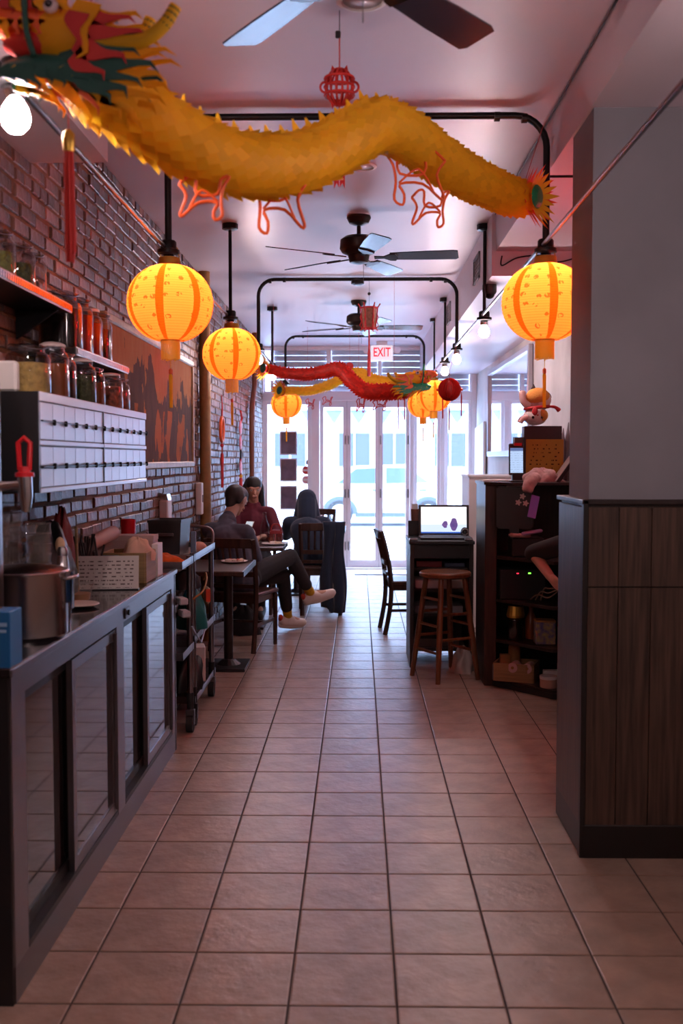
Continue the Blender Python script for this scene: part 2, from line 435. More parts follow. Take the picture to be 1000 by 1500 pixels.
# ================================================================== LIGHT FITTINGS
bulb_m = emis('warm_bulb', (1.0, .75, .74), BULB)
bulb_dim = emis('lantern_bulb', (1.0, .72, .45), BULB*.46)
RZ = 2.46; PX = .835
def socket_parts(par, x, y, z, dim=False):
    s = ob('socket', G().lathe([(.030, 0), (.036, -.008), (.036, -.038), (.050, -.042), (.050, -.058), (.024, -.062)], 16, (x, y, z+.04)), black, par, smooth='auto')
    ob('collar', G().lathe([(.024, 0), (.026, -.02), (.020, -.035)], 12, (x, y, z-.02)), chrome, s, smooth=True)
    ob('bulb', G().lathe([(1e-5, -.105), (.018, -.102), (.031, -.088), (.036, -.068), (.031, -.046), (.016, -.022), (.013, -.008)], 14, (x, y, z-(.085 if dim else .03))), bulb_dim if dim else bulb_m, par, smooth=True)
def pendant(x, y, label, dim=False, zc=CZ):
    p = thing('pendant_light', label, 'light', (x, y, 0), 0, 'bulb pendants along the ceiling')
    ob('ceiling_box', G().lathe([(.052, 0), (.052, -.035), (.03, -.042)], 10, (0, 0, zc)), black, p, bevel=0)
    ob('pole', G().cyl((0, 0, zc-.03), (0, 0, RZ+.03), .0115, n=10), black, p, smooth='auto')
    socket_parts(p, 0, 0, RZ, dim); return p
pendant(-PX-.005, 2.54, 'bare glowing bulb on a black pole in the upper left under the dragon head')
pendant(-PX-.01, 6.8, 'black pendant pole holding the second orange lantern from the left, beside the brick wall', True)
pendant(PX-.005, 6.85, 'black pendant pole with bare bulb on the right, nearest of the three bare bulbs there')
pendant(-.88, 10.5, 'black pendant pole on the left meeting the tail of the red dragon')
pendant(PX-.005, 9.95, 'black pendant pole with bare bulb on the right, farthest of the three bare bulbs there')
pendant(PX, 11.4, 'black pendant pole on the right holding a far orange lantern beside the red paper ball', True)
def arch(y, label, dimL, dimR, xl=-PX-.015, xr=PX-.005, zt=CZ-.025):
    p = thing('conduit_arch', label, 'light', (0, y, 0), 0, 'black pipe arches across the ceiling')
    r = .14
    pts = [(xl, 0, RZ+.03), (xl, 0, zt-r)] + [(xl+r-r*cos(a), 0, zt-r+r*sin(a)) for a in [pi/2*k/7 for k in range(1, 8)]]
    pts += [(xr-r+r*sin(a), 0, zt-r+r*cos(a)) for a in [pi/2*k/7 for k in range(0, 8)]] + [(xr, 0, RZ+.03)]
    ob('pipe', G().tube(pts, .0155, 10), black, p, smooth='auto')
    for x in (xl+.22, xr-.22, xl+.10, xr-.10):
        ob('coupling', G().cyl((x-.012, 0, zt-(.004 if abs(x) < .7 else .012)), (x+.012, 0, zt-(.004 if abs(x) < .7 else .012)), .021), black, p)
    socket_parts(p, xl, 0, RZ, dimL); socket_parts(p, xr, 0, RZ, dimR); return p
arch(4.62, 'nearest black pipe arch across the ceiling, behind the big yellow dragon', True, True)
a2 = arch(8.75, 'black pipe arch across the ceiling just behind the nearest full ceiling fan', False, False)
ob('junction_box', G().lathe([(.03, 0), (.055, .01), (.055, .04), (.02, .05)], 12, (-.01, 0, CZ-.075)), black, a2)
arch(12.8, 'farthest black pipe arch just before the shop front', True, True, xl=-.91, xr=.81)
pendant(PX-.01, 2.38, 'added unseen pendant with bare bulb just outside the right picture edge')  # added lamp out of view, brightens the dragon's front and the pillar
# added lamps, unseen behind the camera, put in to keep the room lit
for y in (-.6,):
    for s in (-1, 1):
        pendant(s*PX, y, 'added unseen pendant with bare bulb, %s row, %s photographer' % ('left' if s < 0 else 'right', 'beside the' if y > 0 else 'behind the'))
def rail(x, y0, y1, label, rm):
    o = ob('lamp_rail', G().cyl((x, y0, RZ+.012), (x, y1, RZ+.012), .0095, n=10), rm, smooth='auto')
    tag(o, label, 'rail', 'thin metal rails joining the lamps')
rail_m = mat('dark_steel_rail', (.10, .09, .10), .3, 1.0)
rail(-PX-.03, -2.4, 12.8, 'thin dark steel rail running along the left row of lamps', rail_m)
rail(PX-.02, -2.4, 12.8, 'thin dark steel rail running along the right row of lamps past the pillar', rail_m)

# ---- orange paper lanterns
def lantern_mat():
    m = bpy.data.materials.new('orange_lantern_paper'); m.use_nodes = True; e = NT(m); N, L = e.N, e.L
    p = e.xyz('Object')
    ang = e.op('ARCTAN2', p[1], p[0])
    st = e.op('ABSOLUTE', e.op('SUBTRACT', e.op('FRACT', e.op('ADD', e.op('MULTIPLY', ang, 7/(2*pi)), .28)), .5))
    stripe = e.op('LESS_THAN', st, .105)
    vr = N.new('ShaderNodeTexVoronoi'); vr.inputs['Scale'].default_value = 1.0; vr.inputs['Randomness'].default_value = .45
    L.new(e.comb(e.op('MULTIPLY', ang, 3.4), e.op('MULTIPLY', p[2], 24), 0), vr.inputs['Vector'])
    n = e.noise(e.vec, 90, 2)
    ch = e.op('MULTIPLY', e.op('LESS_THAN', vr.outputs['Distance'], .26), e.op('GREATER_THAN', n, .47))
    c1 = e.mix(stripe, (1.0, .205, .035), (.85, .06, .003))
    c2 = e.mix(e.op('MULTIPLY', ch, .8), c1, (.62, .05, .004))
    rib = e.op('LESS_THAN', e.op('FRACT', e.op('MULTIPLY', p[2], 92)), .28)
    c2 = e.mix(e.op('MULTIPLY', rib, .30), c2, (.70, .09, .004))
    b = N['Principled BSDF']; N.remove(b)
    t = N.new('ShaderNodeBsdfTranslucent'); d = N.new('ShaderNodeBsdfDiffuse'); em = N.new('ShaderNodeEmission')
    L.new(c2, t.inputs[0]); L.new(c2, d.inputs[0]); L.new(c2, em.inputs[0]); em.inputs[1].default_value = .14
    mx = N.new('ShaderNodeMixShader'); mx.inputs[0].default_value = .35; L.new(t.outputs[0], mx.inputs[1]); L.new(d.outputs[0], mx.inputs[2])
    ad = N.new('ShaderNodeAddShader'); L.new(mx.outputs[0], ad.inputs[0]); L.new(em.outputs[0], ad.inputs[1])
    L.new(ad.outputs[0], N['Material Output'].inputs[0]); return m
lm = lantern_mat()
fringe_m = mat('yellow_fringe', (.95, .42, .02), .6, emit=(1, .38, .02), es=.12)
def make_lantern(loc, label):
    t = thing('paper_lantern', label, 'lantern', loc, random.uniform(-.25, .25), 'round orange paper lanterns')
    rx, rz = .192, .165; prof = []
    for i in range(49):
        a = -pi/2*.80 + (pi*.80)*i/48 + .0
        prof.append((rx*cos(a)**.9*(1+(.006 if i % 2 else -.004)), rz*sin(a)/sin(pi/2*.80)))
    g = G(); g.lathe(prof, 36); g.f = g.f[:-2]
    ob('shade', g, lm, t, smooth=True)
    ob('top_ring', G().lathe([(prof[-1][0], 0), (.052, .012), (.048, .04), (.042, .04), (.044, .0)], 18, (0, 0, rz-.004)), gold, t, smooth='auto')
    ob('wire_frame', G().tube([(-.044, 0, rz+.03), (-.035, 0, rz+.08), (0, 0, rz+.10), (.035, 0, rz+.08), (.044, 0, rz+.03)], .0025, 6), gold, t)
    fg = G(); n = 40
    for j in range(n):
        a = 2*pi*j/n; a2 = 2*pi*(j+.86)/n; r = .043; z1 = -rz-.085+random.uniform(-.004, .004)
        fg.quad((r*cos(a), r*sin(a), -rz), (r*cos(a2), r*sin(a2), -rz), (r*cos(a2), r*sin(a2), z1), (r*cos(a), r*sin(a), z1))
    fr = ob('fringe', fg, fringe_m, t)
    ob('bottom_ring', G().lathe([(.046, 0), (.046, .018)], 18, (0, 0, -rz-.004)), gold, t)
    ts = ob('tassel', G().tube([(0, 0, -rz-.145), (0, 0, -rz-.16), (.001, 0, -rz-.30)], [.004, .0085, .0075], 8), yellow, t, smooth='auto')
    ob('cord', G().cyl((0, 0, -rz), (0, 0, -rz-.14), .0012, n=5), yellow, ts)
    ob('bead', G().lathe([(.003, 0), (.0085, -.006), (.0085, -.022), (.004, -.028)], 8, (0, 0, -rz-.125)), orange, ts)
    return t
ZL = 2.222
L1 = make_lantern((-.845, 4.62, ZL), 'large orange paper lantern nearest on the left, in front of the brick wall')
for loc, lab in (((.83, 4.62, ZL), 'large orange paper lantern on the right, partly hidden by the grey pillar'),
                 ((-.838, 6.8, ZL-.008), 'orange paper lantern second on the left, between the brick wall and the fan'),
                 ((-.90, 12.8, ZL-.02), 'small far orange lantern on the left in front of the shop window'),
                 ((.83, 11.4, ZL-.006), 'far orange lantern on the right beside the red honeycomb ball'),
                 ((.80, 12.8, ZL-.02), 'farthest orange lantern on the right, half hidden behind another lantern')):
    dup(L1, lab, loc, random.uniform(-.3, .3))

# ---- red neon sign on the right wall behind the pillar: the source of the red light
neon_m = emis('red_neon', (1.0, .03, .06), 34.0)
ns = thing('neon_sign', 'red neon loop sign on the right wall behind the pillar', 'sign', (RX, 5.05, 2.28))
ob('backing', G().box(-.03, -.005, -.36, .36, -.22, .22), blackp, ns, bevel=.004)
ob('tube', G().tube([(-.06, .30*cos(a), .17*sin(a)) for a in [2*pi*k/40 for k in range(40)]], .011, 8, closed=True), neon_m, ns, smooth=True)
ob('inner_tube', G().tube([(-.06, -.18+.36*k/14, .06*sin(k*1.3)) for k in range(15)], .010, 8), neon_m, ns, smooth=True)

# ---- ceiling fans
fan_b = mat('dark_bronze', (.025, .018, .016), .35, .7)
blade_m = mat('fan_blade', (.020, .022, .036), .24, 0)
def make_fan(loc, label, a0, kind=True):
    t = thing('ceiling_fan', label, 'fan', loc, 0, 'five-blade ceiling fans')
    z = CZ
    ob('canopy', G().lathe([(.075, 0), (.078, -.012), (.062, -.045), (.03, -.058), (.012, -.062)], 20, (0, 0, z)), fan_b, t, smooth='auto')
    ob('downrod', G().cyl((0, 0, z-.05), (0, 0, z-.135), .013), fan_b, t, smooth='auto')
    ob('motor', G().lathe([(.02, 0), (.09, -.010), (.118, -.03), (.122, -.085), (.108, -.108), (.07, -.125), (.062, -.16), (.058, -.172), (.02, -.182)], 28, (0, 0, z-.12)), fan_b, t, smooth='auto')
    ob('pull_chain', G().cyl((.03, -.03, z-.30), (.03, -.03, z-.42), .0015, n=5), steel2, t)
    for k in range(5):
        a = R(a0 + 72*k); M = Matrix.Rotation(a, 4, 'Z') @ Matrix.Translation((0, 0, z-.262)) @ Matrix.Rotation(R(-13), 4, 'X')
        br = G().prism([(.10, -.018), (.16, -.012), (.20, -.045), (.235, -.05), (.25, 0), (.235, .05), (.20, .045), (.16, .012), (.10, .018)], -.004, .004, M, 'z')
        ob('blade_arm', br, fan_b, t)
        bl = [(.20, -.048), (.42, -.062), (.60, -.066), (.627, -.058), (.632, .045), (.615, .064), (.42, .06), (.20, .048)]
        ob('blade', G().prism(bl, .004, .010, M, 'z'), blade_m, t)
    return t
f1 = make_fan((0, 6.6, 0), 'dark ceiling fan in the middle of the ceiling, nearest one seen whole', -78)
make_fan((0, 10.1, 0), 'dark ceiling fan farther back, partly behind the red palace lantern', -66)
make_fan((-.02, 2.72, 0), 'dark ceiling fan at the top edge with only two blade tips showing', 52)
for y, l in ((3.52, 'white recessed ceiling disc at the top edge of the picture'), (5.48, 'white recessed ceiling disc just below the yellow dragon')):
    t = thing('ceiling_disc', l, 'ceiling light', (.01, y, CZ), 0, 'round recessed ceiling discs')
    ob('ring', G().lathe([(.085, 0), (.085, -.006), (.07, -.010), (.066, 0)], 24), white, t, smooth='auto')
    ob('lens', G().lathe([(.066, -.003), (1e-5, -.006)], 24), mat('frosted_lens', (.8, .8, .85), .25), t, smooth=True)

# security camera, vents, cable on the right soffit
t = thing('security_camera', 'small black dome security camera under the right soffit', 'camera', (.87, 6.9, 2.68))
ob('mount', G().lathe([(.048, 0), (.048, -.045), (.04, -.06)], 16), blackp, t, smooth='auto')
ob('dome', G().ball((0, 0, -.058), (.036, .036, .035)), mat('dome_lens', (.01, .01, .012), .08), t, smooth=True)
for y, l in ((7.35, 'grey air vent on the side of the right soffit, nearer one'), (9.6, 'grey air vent on the side of the right soffit, farther one')):
    t = thing('air_vent', l, 'vent', (.84, y, 2.87), 0, 'vents on the soffit side')
    ob('frame', G().box(-.012, .004, -.17, .17, -.09, -.075).box(-.012, .004, -.17, .17, .075, .09).box(-.012, .004, -.17, -.155, -.09, .09).box(-.012, .004, .155, .17, -.09, .09), plaster, t)
    for k in range(6): ob('slat', G().box(-.006, .004, -.155, .155, -.068+k*.024, -.056+k*.024), plaster, t)
tag(ob('cable', G().tube(spline([(.90, 6.53, 2.80), (.90, 6.53, 2.74), (1.0, 6.54, 2.79), (1.15, 6.53, 2.80), (1.25, 6.53, 2.76), (1.4, 6.54, 2.80)]), .005, 6), blackp), 'loose black cable along the step of the right soffit', 'cable')
tag(ob('cable', G().tube([(.855, -1, 3.055), (.858, 2.0, 3.052), (.858, 4.55, 3.055), (.852, 6.5, 3.05)], .004, 6), blackp), 'thin dark cable along the corner of ceiling and right soffit', 'cable')
tag(ob('tie_rod', G().cyl((.832, 4.62, 2.775), (1.3, 4.62, 2.775), .006, n=8), black), 'short black rod bracing the near pipe arch behind the pillar', 'rod')

# ================================================================== LEFT SIDE: COOLER, COUNTER, CARTS
coolglass = mat('dark_cooler_glass', (.018, .014, .015), .05, ior=2.1)
ck = thing('back_bar_cooler', 'long stainless back bar cooler with sliding glass doors along the brick wall', 'cooler', (0, 0, 0))
CX = -.958; Y0, Y1 = 2.78, 5.28
ob('cabinet', G().box(WX+.02, CX-.06, Y0, Y1, .02, .93), blackp, ck)
ob('end_panel', G().box(WX+.02, CX-.004, Y0-.012, Y0, 0, .925), blackp, ck)
ob('end_panel', G().box(WX+.02, CX+.002, Y1, Y1+.03, 0, .935), dwood2, ck)
ob('counter_top', G().box(WX+.012, CX+.008, Y0-.02, Y1+.03, .928, .955), counter, ck, bevel=.004)
ob('counter_edge', G().box(CX+.004, CX+.012, Y0-.022, Y1+.032, .930, .951), steel, ck, bevel=.002)
ob('apron', G().box(CX-.06, CX, Y0, Y1, .862, .929), steel, ck)
ob('kick_plate', G().box(CX-.05, CX, Y0, Y1, .0, .105), steel2, ck)
for a, b in ((Y0, 2.90), (4.015, 4.135), (5.20, Y1)):
    ob('post', G().box(CX-.06, CX, a, b, .1, .865), steel, ck, bevel=.003)
lk = ob('lock_plate', G().box(CX, CX+.006, 4.15, 4.23, .872, .915), steel2, ck, bevel=.002)
ob('lock_cylinder', G().cyl((CX+.004, 4.19, .893), (CX+.014, 4.19, .893), .011), blackp, lk)
def slide_door(a, b, x, m, fw, label=None):
    d = ob('door', G().box(x-.02, x, a, a+fw, .125, .852).box(x-.02, x, b-fw, b, .125, .852).box(x-.02, x-.001, a+fw, b-fw, .852-fw, .852).box(x-.02, x-.001, a+fw, b-fw, .125, .125+fw), m, ck)
    ob('pane', G().box(x-.014, x-.008, a+fw-.004, b-fw+.004, .125+fw-.004, .852-fw+.004), coolglass, d); return d
for a, b in ((2.905, 4.01), (4.14, 5.195)):
    md = a+(b-a)*.46
    slide_door(a, md+.05, CX-.030, blackp, .035)
    d = slide_door(md-.02, b, CX-.004, steel, .040)
    ob('handle', G().box(CX-.004, CX+.010, b-.035, b-.015, .14, .84), steel, d, bevel=.002)
    ob('track', G().box(CX-.055, CX-.001, a, b, .103, .124), blackp, ck)

# carts after the cooler
ct = thing('bus_cart', 'low rimmed stainless cart end with an orange cloth beside the cooler', 'cart', (0, 0, 0))
def cart(t, x0, x1, y0, y1, zs, legs, lr=.017):
    for z in zs:
        ob('shelf', G().box(x0, x1, y0, y1, z-.035, z-.030).box(x1-.004, x1, y0, y1, z-.04, z).box(x0, x0+.004, y0, y1, z-.04, z).box(x0, x1, y1-.004, y1, z-.04, z).box(x0, x1, y0, y0+.004, z-.04, z), steel, t)
    for (x, y) in legs:
        l = ob('leg', G().cyl((x, y, .12), (x, y, max(zs)+.005), lr, n=12), steel, t, smooth='auto')
        ob('sleeve', G().cyl((x, y, .13), (x, y, .22), lr+.003, n=12), rubber, l, smooth='auto')
    for (x, y) in legs:
        c = ob('caster_wheel', G().cyl((x-.018, y-.015, .048), (x+.018, y-.015, .048), .048, n=20), rubber, t, smooth='auto')
        ob('fork', G().box(x-.024, x+.024, y-.022, y+.015, .085, .125).box(x-.024, x-.020, y-.02, y+.01, .04, .1).box(x+.020, x+.024, y-.02, y+.01, .04, .1), steel2, c)
cart(ct, WX+.03, -.925, 5.34, 5.70, (.985, .50), [(-.94, 5.655), (WX+.06, 5.655)])
cb = thing('utility_cart', 'stainless utility cart with casters and arched handle before the first table', 'cart', (0, 0, 0))
cart(cb, WX+.03, -.93, 5.76, 6.60, (.985, .52, .17), [(-.945, 6.52), (WX+.06, 6.52), (-.945, 5.80)])
ob('handle', G().tube(spline([(-.945, 6.585, .97), (-.945, 6.60, 1.05), (-1.0, 6.60, 1.085), (-1.2, 6.60, 1.085), (-1.27, 6.60, 1.05), (-1.27, 6.585, .97)], 5), .010, 8), steel, cb, smooth='auto')
bin_ = thing('black_bin', 'black plastic bus bin standing on the utility cart before the brick wall', 'bin', (-1.13, 6.1, .952))
ob('tub', G().lathe([(.13, 0), (.15, .20), (.155, .20), (.155, .215), (.14, .215), (.12, .02)], 4, (0, 0, 0), sx=1.38, sy=1.1), blackp, bin_, rot=None).rotation_euler = (0, 0, 0)
bin_.children[0].data.transform(Matrix.Rotation(pi/4, 4, 'Z')); bin_.children[0].data.transform(Matrix.Diagonal((.72, .85, 1, 1)))
ob('handle', G().box(-.05, .05, -.155, -.14, .12, .14), steel2, bin_, bevel=.004)
tag(ob('menu_folder', G().box(-.985, -.955, 5.98, 6.0, .952, 1.10), mat('blue_grey_card', (.16, .24, .36), .5), bevel=.002), 'upright blue grey folder at the corner of the black bin', 'folder')
ogc = mat('orange_cloth', (.62, .13, .02), .9, var=.2, vs=20)
def heap(name, m, c, r, h, seed, label, cat, parent=None, n=22, mm=9, rough=.25):
    rnd = random.Random(seed); g = G()
    ph = [rnd.uniform(0, 6) for _ in range(6)]
    prof = [(max(1e-5, sin(pi/2*(1-i/mm))), i/mm) for i in range(mm+1)]
    b = len(g.v)
    for q, z in prof:
        for j in range(n):
            a = 2*pi*j/n; k = 1+rough*sin(3*a+ph[0]+z*3)*.6+rough*sin(5*a+ph[1]-z*5)*.5+rough*.4*sin(9*a+ph[2]+z*9)
            zz = h*(sin(pi/2*z))*(1+rough*sin(4*a+ph[3]+q*6)*.5+rough*.5*sin(7*a+ph[4])*(q))
            g.v.append((r[0]*q*k*cos(a), r[1]*q*k*sin(a), max(0, zz)))
    for i in range(mm):
        for j in range(n):
            j2 = (j+1) % n; g.f.append((b+i*n+j, b+i*n+j2, b+(i+1)*n+j2, b+(i+1)*n+j))
    o = ob(name, g, m, parent, smooth=True, loc=c)
    if label: tag(o, label, cat)
    return o
heap('cleaning_cloth', ogc, (-1.08, 5.52, .956), (.12, .10), .055, 3, 'crumpled orange cleaning cloth lying on the cart tray', 'cloth')
heap('bread_roll', mat('pale_food', (.75, .48, .38), .8), (-1.0, 6.38, .956), (.055, .05), .05, 8, 'pale folded napkin heap on the utility cart by the handle', 'napkin', rough=.12)
# things hanging on and standing in the cart
teal = mat('teal_plastic', (.0, .13, .13), .5); dkc = mat('black_cloth', (.014, .012, .016), .85)
heap('cleaning_bag', teal, (-.99, 6.05, .523), (.09, .12), .24, 12, 'teal plastic bag on the middle shelf of the utility cart', 'bag', rough=.10, mm=12)
heap('black_apron', dkc, (-1.02, 6.0, .765), (.085, .10), .10, 14, 'black apron bundle lying on top of the teal bag', 'cloth', rough=.2)
t = thing('snack_packet', 'red and tan packet tucked into the front of the teal bag', 'packet', (-.915, 6.12, .66), R(20))
ob('body', G().box(-.012, .012, -.05, .05, 0, .10), mat('tan_card', (.55, .36, .22), .6), t, bevel=.008); ob('red_band', G().box(-.0135, .0135, -.051, .0, .012, .088), mat('red_orange_print', (.65, .06, .02), .5), t)
tag(ob('cord_strap', G().tube(spline([(-.96, 5.74, .72), (-.90, 5.85, .76), (-.905, 6.05, .80), (-.93, 6.2, .83), (-.96, 6.3, .78)]), .006, 6), mat('ochre_strap', (.33, .15, .03), .7), smooth=True), 'ochre strap looped over the black apron on the cart', 'strap')
tag(ob('carton', G().box(-.06, .06, -.07, .07, 0, .21), paper, loc=(-1.0, 6.2, .175), rot=(0, 0, .2), bevel=.004), 'white carton on the lowest shelf of the utility cart', 'box')
heap('dark_tool_bag', blackp, (-1.02, 5.98, .173), (.09, .12), .22, 21, 'glossy black bag stuffed in the lowest shelf of the cart', 'bag', rough=.3)
for z, y, lab in ((.76, 5.36, 'upper grey dustpan handle clipped beside the cooler end'), (.68, 5.44, 'lower grey dustpan handle clipped beside the cooler end')):
    t = thing('dustpan', lab, 'dustpan', (-.945, y, z), R(25), 'dustpans on the cooler end')
    ob('pan', G().box(-.012, .035, -.05, .05, 0, .035), mat('light_grey_plastic', (.5, .5, .55), .5), t, bevel=.006)
    ob('grip', G().cyl((.01, .05, .018), (-.02, .13, -.02), .011), blackp, t)
tag(ob('blue_cable', G().tube(spline([(-.92, 5.6, .60), (-.90, 5.75, .50), (-.92, 5.95, .46), (-.91, 6.1, .55)]), .005, 6), mat('pale_blue_hose', (.40, .52, .62), .4), smooth=True), 'pale blue hose dangling in front of the utility cart', 'hose')

# ---- counter things
pot = thing('stock_pot', 'wide stainless stock pot standing on the near end of the counter', 'pot', (-1.068, 3.265, .955))
ob('body', G().lathe([(.001, 0), (.118, 0), (.128, .012), (.128, .205), (.133, .212), (.128, .216), (.124, .20), (.122, .015), (.001, .012)], 40), mat('pot_steel', (.50, .46, .46), .24, 1.0), pot, smooth='auto')
ob('lid', G().lathe([(.13, .214), (.115, .222), (.03, .235), (.001, .236)], 32), steel, pot, smooth='auto')
ob('handle', G().tube(spline([(.125, -.03, .19), (.155, -.025, .195), (.16, 0, .195), (.155, .025, .195), (.125, .03, .19)], 4), .006, 8), chrome, pot, smooth=True)
ob('side_clip', G().box(.128, .15, -.012, .012, .11, .212).box(.143, .15, -.012, .012, .09, .212), chrome, pot, bevel=.002)
bx = thing('blue_box', 'bright blue printed carton at the near left end of the counter', 'box', (-1.05, 2.812, .955))
ob('carton', G().box(-.10, .098, -.05, .05, 0, .155), mat('bright_blue_card', (.01, .13, .34), .45), bx, bevel=.002)
ob('barcode_label', G().box(.0, .028, -.0512, -.050, .06, .105), mat('tan_label', (.55, .35, .25), .6), bx)
ob('print_line', G().box(.03, .09, -.0512, -.050, .115, .125), mat('pale_blue_print', (.3, .5, .7), .5), bx); ob('print_line', G().box(.03, .088, -.0512, -.050, .098, .106), MATS['pale_blue_print'], bx)
ob('flap', G().box(-.09, .05, -.03, .03, .155, .158), mat('cardboard', (.30, .16, .08), .8), bx)
def lathe_thing(name, label, cat, loc, prof, m, fill=None, fm=None, extra=None, n=20, group=None, scale=1):
    t = thing(name, label, cat, loc, 0, group); ob('glass' if m in (jarglass, glass) else 'body', G().lathe(prof, n), m, t, smooth='auto')
    if fill: ob('contents', G().lathe(fill, n), fm, t, smooth='auto')
    return t
# urn with red tap
ur = thing('drink_urn', 'tall steel drink urn with red tap at the left picture edge', 'urn', (-1.195, 3.02, .955))
ob('tank', G().lathe([(.10, 0), (.125, .01), (.13, .06), (.13, .80), (.11, .82), (.05, .84), (.001, .845)], 36), steel, ur, smooth='auto')
tp = ob('tap', G().tube([(.12, 0, .49), (.17, 0, .495), (.195, 0, .495)], [.016, .014, .018], 12).tube([(.205, 0, .52), (.208, 0, .46), (.208, 0, .415)], [.022, .021, .013], 14), chrome, ur, smooth='auto')
ob('tap_handle', G().lathe([(.028, 0), (.028, .012), (.018, .014), (.016, .03)], 14, (.206, 0, .52)).tube([(.192, 0, .54), (.188, 0, .62), (.206, 0, .635), (.224, 0, .62), (.220, 0, .54)], .008, 8), mat('red_plastic', (.55, .012, .02), .3), tp, smooth='auto')
# plastic cup stacks
cupm = pane_mat('frosted_plastic', (.97, .96, .95), .7, 2.5, .10)
for i, (x, y, n, lab) in enumerate(((-1.265, 3.36, 9, 'tall stack of clear plastic cups nearest the urn'), (-1.245, 3.50, 8, 'stack of clear plastic cups second from the urn'), (-1.255, 3.66, 9, 'tallest stack of clear cups against the brick wall'),
                                    (-1.14, 3.62, 7, 'stack of clear plastic cups nearest the counter front'))):
    t = thing('cup_stack', lab, 'cups', (x, y, .955), 0, 'stacks of clear plastic cups')
    for k in range(n):
        ob('cup', G().lathe([(.028, .0), (.044, .125), (.047, .127), (.044, .13), (.042, .125)], 16, (0, 0, k*.036)), cupm, t, smooth='auto')
dec = lathe_thing('decanter', 'clear conical glass decanter behind the stock pot', 'decanter', (-1.165, 3.42, .955),
    [(.001, .0), (.075, .0), (.08, .01), (.076, .06), (.03, .20), (.022, .24), (.021, .285), (.028, .295)], jarglass)
for i, (x, y, h, lab) in enumerate(((-1.285, 3.24, .30, 'small chrome bar measure left of the glass decanter'), (-1.02, 3.50, .24, 'small chrome shaker right of the glass decanter'))):
    t = thing('bar_shaker', lab, 'shaker', (x, y, .955), 0, 'chrome bar shakers'); ob('body', G().lathe([(.025, 0), (.032, h*.7), (.022, h*.82), (.018, h)], 16), chrome, t, smooth='auto'); ob('cap', G().lathe([(.019, h), (.019, h+.02), (.012, h+.03)], 12), steel, t, smooth='auto')
t = thing('wooden_spoon', 'pale wooden spoon standing upright behind the decanter', 'spoon', (-1.06, 3.60, .955))
ob('handle', G().cyl((0, 0, 0), (.0, .01, .24), .006), mat('pale_wood', (.55, .34, .2), .6), t); ob('bowl', G().ball((0, .012, .265), (.018, .009, .03)), MATS['pale_wood'], t, smooth=True)
heap('dark_plastic_bag', blackp, (-1.22, 4.02, .955), (.10, .13), .30, 5, 'dark plastic bag slumped against the brick wall on the counter', 'bag', rough=.22, mm=12)
heap('red_bag', mat('dark_red_cloth', (.16, .01, .012), .7), (-1.265, 4.34, .955), (.055, .09), .34, 6, 'dark red cloth bag behind the dark plastic bag', 'bag', rough=.2, mm=12)
t = thing('saucer', 'shallow pale plate lying on the counter behind the pot', 'plate', (-1.085, 3.92, .955)); ob('dish', G().lathe([(.001, 0), (.055, .0), (.082, .012), (.080, .015), (.05, .005), (.001, .004)], 28), mat('cream_ceramic', (.62, .50, .44), .3), t, smooth='auto')
tb = lathe_thing('plastic_tub', 'clear plastic tub with lid beside the pale plate', 'tub', (-1.135, 4.10, .955), [(.05, 0), (.06, .06), (.064, .062), (.064, .07), (.001, .071)], cupm, [(.001, .003), (.048, .003), (.052, .03), (.001, .031)], mat('amber_sauce', (.35, .16, .05), .4))
# printed table card
def print_mat(name, base, ink, rows, colsn, thr=.55, axis=(1, 2)):
    m = bpy.data.materials.new(name); m.use_nodes = True; e = NT(m); p = e.xyz('Generated')
    u, v = p[axis[0]], p[axis[1]]
    r = e.op('FRACT', e.op('MULTIPLY', v, rows)); line = e.op('MULTIPLY', e.op('GREATER_THAN', r, .35), e.op('LESS_THAN', r, .68))
    nz = e.noise(e.comb(e.op('MULTIPLY', u, colsn), e.op('FLOOR', e.op('MULTIPLY', v, rows)), 0), 1.0, 3)
    k = e.op('MULTIPLY', line, e.op('GREATER_THAN', nz, thr))
    mar = e.op('MULTIPLY', e.op('MULTIPLY', e.op('GREATER_THAN', u, .07), e.op('LESS_THAN', u, .93)), e.op('MULTIPLY', e.op('GREATER_THAN', v, .06), e.op('LESS_THAN', v, .92)))
    e.L.new(e.mix(e.op('MULTIPLY', k, mar), base, ink), e.N['Principled BSDF'].inputs['Base Color']); e.N['Principled BSDF'].inputs['Roughness'].default_value = .6; return m
cardm = print_mat('printed_card', (.60, .56, .54), (.10, .07, .07), 9, 16, .5, (0, 2))
tc = thing('table_card', 'white printed card leaning upright on the counter before the crate', 'card', (-1.115, 4.42, .955), R(8))
ob('card', G().box(-.155, .155, -.003, .003, 0, .15), cardm, tc, rot=(R(-12), 0, 0)); ob('foot', G().box(-.155, .155, -.005, .05, 0, .005), blackp, tc)
cr_ = thing('wooden_crate', 'small wooden crate with a blue front on the counter', 'crate', (-1.07, 4.78, .955))
wd_m = mat('tan_crate_wood', (.30, .19, .085), .6, var=.25, vs=5, stretch=(1, 1, 12))
for y in (-.11, .11): ob('side', G().box(-.11, .09, y-.006, y+.006, 0, .14), wd_m, cr_, bevel=.002)
for x in (-.11, .09): ob('side', G().box(x-.006, x+.006, -.11, .11, 0, .14), wd_m, cr_, bevel=.002)
ob('bottom', G().box(-.11, .09, -.11, .11, 0, .008), wd_m, cr_)
ob('front_board', G().box(-.112, -.03, -.125, -.118, 0, .13), mat('dull_blue_paint', (.10, .18, .28), .5), cr_)
tag(ob('white_carton', G().box(-.015, .015, -.06, .06, 0, .16), white, loc=(-.985, 4.98, .955), bevel=.002), 'narrow white carton beside the wooden crate at the counter edge', 'box')
